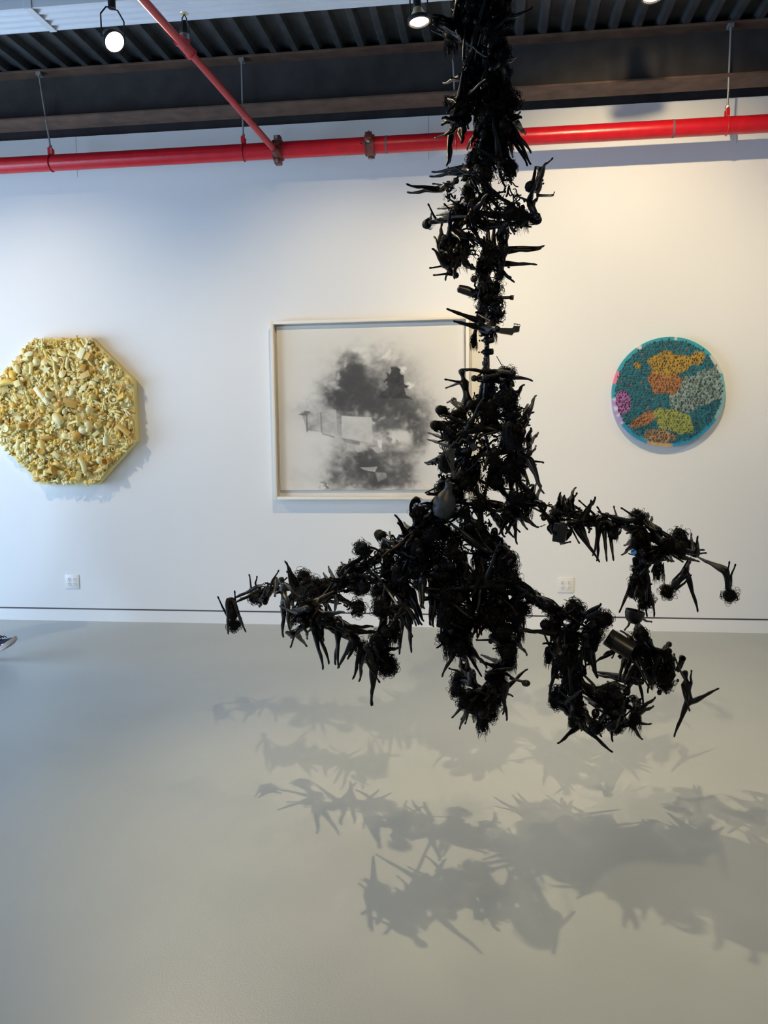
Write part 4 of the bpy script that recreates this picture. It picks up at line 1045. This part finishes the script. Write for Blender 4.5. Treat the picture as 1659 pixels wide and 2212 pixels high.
# --- wire armature: trunk rods and branches threaded through the dolls
def path(k, pts, dY=0): return [at(*vw(k, p), depth(k, *vw(k, p))+dY) for p in pts]
arm = MB()
top = at(1050, -60, 3.4); cx0 = at(1048, 300, 3.4)
arm.tube([(cx0.x, 3.4, 4.1), (cx0.x, 3.4, cx0.z), at(1046, 420, 3.4), at(1056, 520, 3.4), at(1050, 620, 3.4), at(1054, 790, 3.4), at(1040, 900, 3.4), at(1062, 1000, 3.4), at(1040, 1100, 3.4), at(1045, 1230, 3.39)], [.012]*2+[.007]*8, 8)
for k, pts in (('C', [(1659, 300), (1400, 420), (1150, 500), (900, 620), (650, 640), (450, 620), (320, 620)]), ('C', [(1150, 500), (1330, 760), (1280, 960), (1230, 1100)]), ('C', [(900, 640), (640, 760), (760, 880), (950, 950), (1120, 1060)]),
               ('D', [(-150, 400), (60, 300), (300, 420), (480, 430), (640, 440), (830, 470), (1000, 600), (1170, 630)]), ('D', [(840, 480), (840, 700), (850, 900)]), ('E', [(800, 200), (560, 500), (600, 760), (600, 960), (690, 1100), (740, 1250), (800, 1350)]),
               ('E', [(850, 250), (940, 520), (980, 740), (1010, 950)]), ('F', [(-100, 20), (80, 110), (280, 240), (380, 300), (380, 500), (340, 760), (430, 980), (600, 1040), (720, 950)]), ('F', [(870, 180), (850, 340), (860, 480), (1000, 560), (1120, 560), (1150, 640), (1190, 720)]), ('F', [(760, 760), (830, 640), (860, 560)])):
    arm.tube(path(k, pts), .0045, 6)
B(arm, 'wire_armature', M['black_metal'], sc_, 60)
# ceiling anchor: chain and plate, above the picture
mb = MB().box(cx0.x-.08, 3.32, 4.09, cx0.x+.08, 3.48, 4.102, c=.003).cyl((cx0.x, 3.4, 4.09), (cx0.x, 3.4, 4.03), .012, 8); B(mb, 'ceiling_anchor', M['black_metal'], sc_, 30)

# --- tangled hair and string filling the masses
SVs = []; SFs = []; nb = 0; t_ = 0; n_ok = 0
tb = MB()
while n_ok < 5200 and t_ < 40000:
    t_ += 1; k, pts, Yc, sp_, cnt = MASS[int(rng.integers(len(MASS)))]
    if rng.random() > cnt/30: continue
    p_ = polys[[id(m_) for m_ in MASS].index(id(next(m_ for m_ in MASS if m_[1] is pts)))]; xs = [p[0] for p in p_]; ys = [p[1] for p in p_]
    px, py = rng.uniform(min(xs), max(xs)), rng.uniform(min(ys), max(ys)); i, j = int((py+300)/SCALE), int(px/SCALE)
    if not (0 <= i < inner.shape[0] and 0 <= j < inner.shape[1] and inner[i, j]): continue
    c = at(px, py, (Yc or depth(k, px, py))+rng.uniform(-sp_, sp_)*.8); d = Vector(rng.normal(0, 1, 3)).normalized(); e = d.orthogonal().normalized(); e.rotate(Quaternion(d, rng.uniform(0, 6.3)))
    l = rng.uniform(.02, .06); r = rng.uniform(.003, .014)
    ps = [c+d*l*(q/5-.5)+e*r*math.sin(q*1.3) for q in range(6)]
    if inside(np.array([ps[0][:], ps[5][:]]), mask).all(): tb.tube(ps, float(rng.choice([.0009, .0015, .003, .0045])), 3, False); n_ok += 1
tag(B(tb, 'tangled_hair', M['hair'], sc_, 60), kind='stuff')

# --- found objects among the dolls
def prop(name, mb, k, p, Y, rot=(0, 0, 0), mat='prop', label=None, sc=1.0, smooth=40):
    c = at(*vw(k, p), Y); o = mb.build(name, M[mat], sc_, smooth); setw(o, T(c) @ Euler([R(a) for a in rot]).to_matrix().to_4x4() @ Matrix.Scale(sc, 4), T(sc_.location))
    if label: o['label'] = label
    return o
# can, lying; axis from upper left to lower right, open end left
prop('tin_can', MB().lathe([(.037, -.055), (.038, -.054), (.0375, -.05), (.0375, .05), (.038, .054), (.037, .055), (.035, .054), (.035, -.045), (.002, -.045)], 28), 'F', (728, 470), 3.45, (0, 118, -20))
c_ = prop('handle', MB().tube([(.036, 0, .03), (.052, 0, .025), (.054, 0, -.012), (.037, 0, -.03)], .005, 8), 'F', (728, 470), 3.45, (0, 118, -120))
prop('bowl', MB().lathe([(.002, -.034), (.018, -.033), (.034, -.018), (.040, .004), (.040, .020), (.037, .020), (.037, .004), (.030, -.016), (.002, -.028)], 24), 'F', (830, 262), 3.55, (0, 12, 0))
prop('square_tin', MB().box(-.024, -.02, -.036, .024, .02, .036, c=.003).box(-.006, -.022, -.03, .001, -.019, .03), 'D', (325, 505), 3.36, (4, 6, -14))
prop('vase', MB().lathe([(.012, -.075), (.030, -.070), (.043, -.045), (.045, -.02), (.034, .012), (.017, .034), (.014, .052), (.021, .066), (.018, .066), (.011, .052)], 26), 'B', (470, 1235), 3.27, (4, 14, 0), 'grey_prop')
fan = MB()
for i in range(7): a = R(-12+i*4); fan.box(-.0028, -.0015, 0, .0028, .0015, .115, Matrix.Rotation(a, 4, 'Y') @ T((0, i*.0016, 0)))
fan.box(-.006, -.002, -.02, .006, .014, .01, c=.001)
prop('folding_fan', fan, 'B', (535, 1010), 3.27, (0, -10, 0), 'grey_prop')
prop('paddle', MB().tube([(-.03, 0, .006), (-.026, 0, .005), (0, 0, 0), (.03, 0, -.009), (.045, 0, -.014)], [.006, .0125, .015, .0125, .008], 12), 'A', (655, 1235), 3.38, (0, 6, 0), sc=1.2)
prop('baton', MB().tube([(-.045, 0, 0), (.036, 0, 0), (.036, 0, 0), (.050, 0, -.001)], [.0065, .0065, .009, .009], 12), 'A', (960, 1298), 3.38, (0, 1, 0))
for i, (x, y, r_) in enumerate(((800, 1170, .017), (850, 1150, .014), (720, 1130, .014))): prop('ball', MB().ball((0, 0, 0), r_, n=10), 'A', (x, y), 3.39, smooth=True)
prop('wire_hoop', MB().tube([(.0125*math.cos(a), .001*math.sin(3*a), .0125*math.sin(a)) for a in [2*PI*i/20 for i in range(21)]], .0014, 6, False), 'A', (888, 1092), 3.39)
prop('wire_hoop', MB().tube([(.0135*math.cos(a), 0, .0135*math.sin(a)) for a in [2*PI*i/20 for i in range(21)]], .001, 6, False), 'A', (884, 1086), 3.392, (10, 12, 20))
comb = MB().tube([(-.032, 0, .003), (-.01, 0, -.001), (.015, 0, -.004), (.033, 0, -.002), (.037, 0, .008)], .0022, 6).tube([(-.032, 0, -.007), (0, 0, -.009), (.02, 0, -.0095), (.034, 0, -.006)], .0016, 6)
prop('curved_comb', comb.add([(-.032, 0, .003), (.033, 0, -.002), (.034, 0, -.006), (-.032, 0, -.007)], [(0, 1, 2, 3)]), 'A', (1355, 372), 3.4, (0, 0, 0), 'grey_prop')
boat = MB(); pr_ = [(-.085, .010), (-.05, -.003), (0, -.016), (.045, -.022), (.052, -.012), (.070, -.009), (.073, .012), (.050, .013), (.044, .004), (.0, .004), (-.03, .006)]
boat.add([(x, y, z) for y in (-.012, .012) for x, z in pr_], [tuple(range(len(pr_)-1, -1, -1)), tuple(range(len(pr_), 2*len(pr_)))] + [(i, (i+1) % 11, 11+(i+1) % 11, 11+i) for i in range(11)])
boat.tube([(.051, -.01, .012), (.049, -.01, .022), (.073, -.01, .018), (.073, -.01, .010)], .0012, 5).tube([(.062, -.01, .012), (.062, -.01, .020)], .0012, 5).tube([(.051, .01, .012), (.049, .01, .022), (.073, .01, .018), (.073, .01, .010)], .0012, 5)
for i in range(5): boat.box(.054, -.0135, -.006+i*.0038, .072, .0135, -.0045+i*.0038)
prop('toy_boat', boat, 'A', (960, 1580), 3.37, (0, 3, 0))
for x, y, w_ in ((855, 1680, .016), (850, 1785, .018), (840, 1885, .013)):
    sp2 = MB().lathe([(.004, -.020), (.010, -.020), (.009, -.012), (w_*.75, -.009), (w_, -.004), (w_, .004), (w_*.8, .009), (.008, .011), (.007, .018), (.010, .021), (.004, .021)], 14)
    if y < 1850: sp2.tube([(-.008, 0, -.001), (-.022, 0, -.001)], [.0045, .0040], 8).ball((-.029, 0, -.001), .0036, n=6).tube([(.004, 0, 0), (.026, 0, .002), (.028, 0, .002)], [.014, .012, .008], 10)
    prop('spindle', sp2, 'A', (x-18, y), 3.4, (0, 0, 10))
prop('thin_rod', MB().tube([(-.016, 0, .034), (.022, 0, -.034)], .0017, 6), 'A', (960, 1900), 3.39)
prop('rattle', MB().tube([(-.036, 0, .005), (.012, 0, -.003), (.018, 0, -.006)], [.0048, .0055, .009], 10).ball((.030, 0, -.010), .0155, sx=1.15, sz=.9, n=9), 'E', (1120, 1200), 3.36, (0, 3, 0))
prop('pipe_elbow', MB().tube([(0, -.012, .0), (0, .004, 0), (.003, .012, -.012), (-.006, .012, -.04), (-.018, .010, -.06)], [.0125, .0125, .012, .011, .010], 14, False).tube([(0, -.012, 0), (0, -.0125, 0), (0, -.0125, 0), (0, .01, 0)], [.0135, .0135, .0095, .0095], 14, False), 'F', (1172, 568), 3.55)
prop('blue_cap', MB().lathe([(.002, 0), (.011, .001), (.012, .009), (.010, .012), (.002, .012)], 16), 'D', (795, 632), 3.50, (80, 20, 0), 'blue', 'small blue plastic cap on the right-hand branch')
for k, p, r_ in (('F', (552, 965), .016), ('F', (385, 1050), .011), ('F', (828, 965), .011), ('F', (1010, 815), .0105), ('F', (1142, 730), .006), ('E', (1130, 335), .014), ('E', (675, 808), .011), ('E', (870, 850), .010), ('E', (910, 1450), .013), ('C', (1190, 1075), .008), ('D', (222, 410), .012)):
    q = vw(k, p); prop('ball', MB().ball((0, 0, 0), r_, sz=1.15, n=9), k, p, depth(k, *q)-.02, smooth=True)
prop('hat', MB().lathe([(.002, .017), (.020, .016), (.022, .002), (.034, 0), (.034, -.002), (.021, -.002), (.002, -.002)], 20), 'C', (695, 765), 3.07, (0, 20, 0))
prop('toy_vest', MB().tube([(0, 0, .035), (0, 0, .02), (0, 0, -.01), (0, 0, -.035)], [.016, .022, .020, .026], 14), 'E', (700, 1175), 3.37, (0, -5, 0), sc=.9)
prop('hair_brush', MB().box(-.012, -.005, -.03, .012, .005, .03, c=.004).tube([(0, 0, .03), (0, 0, .085)], .005, 8), 'B', (700, 740), 3.30, (0, -30, 0), 'grey_prop')
prop('shiny_chain', MB().tube([(-.05+.1*i/12, 0, .006*math.sin(i*1.7)) for i in range(13)], .004, 6), 'B', (640, 700), 3.27, (0, -22, 0), 'grey_prop')
prop('doll_skirt', MB().lathe([(.010, .05), (.014, .03), (.026, -.03), (.030, -.07), (.027, -.07), (.012, .03)], 18, cap=False), 'E', (450, 560), 3.30, (0, 0, 0), 'hair')
prop('doll_skirt', MB().lathe([(.012, .06), (.018, .03), (.028, -.02), (.033, -.075), (.030, -.075), (.014, .03)], 18, cap=False), 'F', (385, 520), 3.30, (0, -4, 0), 'hair')

# ------------------------------------------------------------------ person walking in from the left, only one sneaker tip in view
toe = at(40, 1378, 5.18); PYs = 5.18
def sneaker(heel, yaw, pitch, parent, inv):
    mm = T(heel) @ Matrix.Rotation(R(yaw), 4, 'Z') @ Matrix.Rotation(R(-pitch), 4, 'Y')
    N_ = 14; xs = [.29*i/(N_-1) for i in range(N_)]
    hw = [.026, .034, .036, .035, .034, .034, .037, .042, .046, .047, .045, .040, .030, .012]
    sp_ = [0, 0, 0, 0, 0, 0, 0, 0, .001, .003, .007, .013, .021, .030]
    th = [.030]*8 + [.028, .027, .026, .025, .024, .022]
    def shell(lo, hi, wk):
        m_ = MB(); n_ = 12; vs = []
        for i in range(N_):
            for j in range(n_+1):
                a = PI*j/n_; c = math.cos(a); s_ = math.sin(a)
                vs.append((xs[i], hw[i]*wk*math.copysign(abs(c)**.55, c), lo[i]+(hi[i]-lo[i])*s_**.7))
        fs = [(i*(n_+1)+j, (i+1)*(n_+1)+j, (i+1)*(n_+1)+j+1, i*(n_+1)+j+1) for i in range(N_-1) for j in range(n_)]
        fs += [(i*(n_+1)+n_, (i+1)*(n_+1)+n_, (i+1)*(n_+1), i*(n_+1)) for i in range(N_-1)]
        fs += [tuple(range(n_+1)), tuple(range((N_-1)*(n_+1)+n_, (N_-1)*(n_+1)-1, -1))]
        return m_.add([mm @ Vector(v) for v in vs], fs)
    hi = [.085, .098, .096, .092, .092, .095, .092, .084, .074, .066, .060, .056, .050, .040]
    up_ = shell([s_+.012 for s_ in sp_], hi, .93).build('sneaker', M['navy'], parent, 60); up_.matrix_parent_inverse = inv
    so = MB(); vs = []
    for z0 in (0, 1):
        for sgn in (1, -1):
            for i in (range(N_) if sgn == 1 else range(N_-1, -1, -1)): vs.append(mm @ Vector((xs[i]+(.004 if i == N_-1 else (-.003 if i == 0 else 0)), sgn*(hw[i]+.004), sp_[i]+z0*th[i])))
    n2_ = 2*N_; so.add(vs, [tuple(range(n2_-1, -1, -1)), tuple(range(n2_, 2*n2_))] + [(i, (i+1) % n2_, n2_+(i+1) % n2_, n2_+i) for i in range(n2_)])
    s2 = so.build('sole', M['rubber'], up_, 30)
    lc = MB()
    for i, x in enumerate((.145, .165, .185, .205)):
        z = (.103, .098, .091, .083)[i]
        lc.tube([mm @ Vector((x, -.026, z-.018)), mm @ Vector((x+.004, -.012, z)), mm @ Vector((x+.010, .012, z)), mm @ Vector((x+.014, .026, z-.018))], .003, 6)
    lc.tube([mm @ Vector((.15, -.005, .104)), mm @ Vector((.165, -.02, .112)), mm @ Vector((.175, -.032, .092)), mm @ Vector((.20, -.038, .072))], .0025, 6)
    lc.tube([mm @ Vector((.15, .005, .104)), mm @ Vector((.17, .02, .110)), mm @ Vector((.19, .036, .080))], .0025, 6)
    lc.build('laces', M['lace'], up_, 60)
    MB().box(.205, -.0465, .034, .222, -.0445, .040, mm).build('side_label', M['plate'], up_, False)
    return mm
hx = toe.x - .29*math.cos(R(24)) - .006; heel1 = Vector((hx, PYs, .004)); per = empty('person', (hx-.35, PYs+.08, 0))
tag(per, 'person walking in at left edge, only a raised navy sneaker tip with pale sole visible', 'person'); PI_ = Matrix.Translation(-per.location)
sneaker(heel1, 0, 24, per, PI_); heel2 = Vector((hx-.95, PYs+.17, .055)); sneaker(heel2, 2, -22, per, PI_)
def skinned(name, verts, edges, mat, root=0):
    me = bpy.data.meshes.new(name); me.from_pydata([v[:3] for v in verts], edges, []); o = bpy.data.objects.new(name, me); COL.objects.link(o)
    sk = o.modifiers.new('skin', 'SKIN'); sk.use_smooth_shade = True
    for i, v in enumerate(verts): r = v[3]; me.skin_vertices[0].data[i].radius = (r, v[4] if len(v) > 4 else r)
    me.skin_vertices[0].data[root].use_root = True; sb = o.modifiers.new('sub', 'SUBSURF'); sb.levels = 2; sb.render_levels = 2
    d2 = bpy.context.evaluated_depsgraph_get(); m2 = bpy.data.meshes.new_from_object(o.evaluated_get(d2), depsgraph=d2); bpy.data.objects.remove(o)
    m2.materials.clear(); m2.materials.append(mat); m2.polygons.foreach_set('use_smooth', [True]*len(m2.polygons)); q = obj(name, m2, per); q.matrix_parent_inverse = PI_; return q
X0, Y0 = hx-.42, PYs+.08       # pelvis
an1 = (hx+.045, PYs, .12); an2 = (hx-.90, PYs+.17, .17)
leg = lambda an, kn, sy: [(X0, Y0+sy*.085, .90, .085), (kn[0], kn[1], kn[2], .058), (an[0]*.6+kn[0]*.4, an[1], an[2]*.6+kn[2]*.4, .050), (an[0], an[1], an[2], .036)]
k1 = (hx-.13, PYs+.01, .50); k2 = (hx-.56, PYs+.16, .48)
V_b = [(X0, Y0, .95, .13, .10), (X0+.02, Y0, 1.15, .12, .10), (X0+.03, Y0, 1.38, .135, .11), (X0+.03, Y0, 1.50, .055), (X0+.05, Y0, 1.60, .072), (X0+.055, Y0, 1.70, .082), (X0+.045, Y0, 1.77, .055)]
V_b += leg(an1, k1, -1) + leg(an2, k2, 1)
arms = [(X0+.03, Y0-.18, 1.42, .05), (X0-.08, Y0-.20, 1.14, .038), (X0-.03, Y0-.20, .92, .026), (X0-.01, Y0-.20, .86, .030), (X0, Y0-.20, .78, .014),
        (X0+.03, Y0+.18, 1.42, .05), (X0+.00, Y0+.20, 1.14, .038), (X0+.12, Y0+.20, .96, .026), (X0+.16, Y0+.20, .92, .030), (X0+.20, Y0+.20, .87, .014)]
V_b += arms
skinned('body', V_b, [(0, 1), (1, 2), (2, 3), (3, 4), (4, 5), (5, 6), (0, 7), (7, 8), (8, 9), (9, 10), (0, 11), (11, 12), (12, 13), (13, 14), (2, 15), (15, 16), (16, 17), (17, 18), (18, 19), (2, 20), (20, 21), (21, 22), (22, 23), (23, 24)], M['skin'])
g_ = .014
tv = [(X0, Y0, 1.0, .135, .115)] + [(a, b, c, r+g_+.008) for a, b, c, r in leg(an1, k1, -1)] + [(a, b, c, r+g_+.008) for a, b, c, r in leg(an2, k2, 1)]
skinned('trousers', tv, [(0, 1), (1, 2), (2, 3), (3, 4), (0, 5), (5, 6), (6, 7), (7, 8)], M['cloth'])
sv = [(X0, Y0, .93, .15, .125), (X0+.02, Y0, 1.15, .14, .118), (X0+.03, Y0, 1.40, .150, .122), (X0+.03, Y0, 1.47, .08)] + [(a, b, c, r+g_) for a, b, c, r in (arms[0], arms[1], arms[2], arms[5], arms[6], arms[7])]
skinned('shirt', sv, [(0, 1), (1, 2), (2, 3), (2, 4), (4, 5), (5, 6), (2, 7), (7, 8), (8, 9)], M['shirt'], 1)
hb = MB().ball((X0+.035, Y0, 1.735), .093, sx=1.02, sy=.92, sz=.80, n=12); q = hb.build('hair', M['hair2'], per, True); q.matrix_parent_inverse = PI_
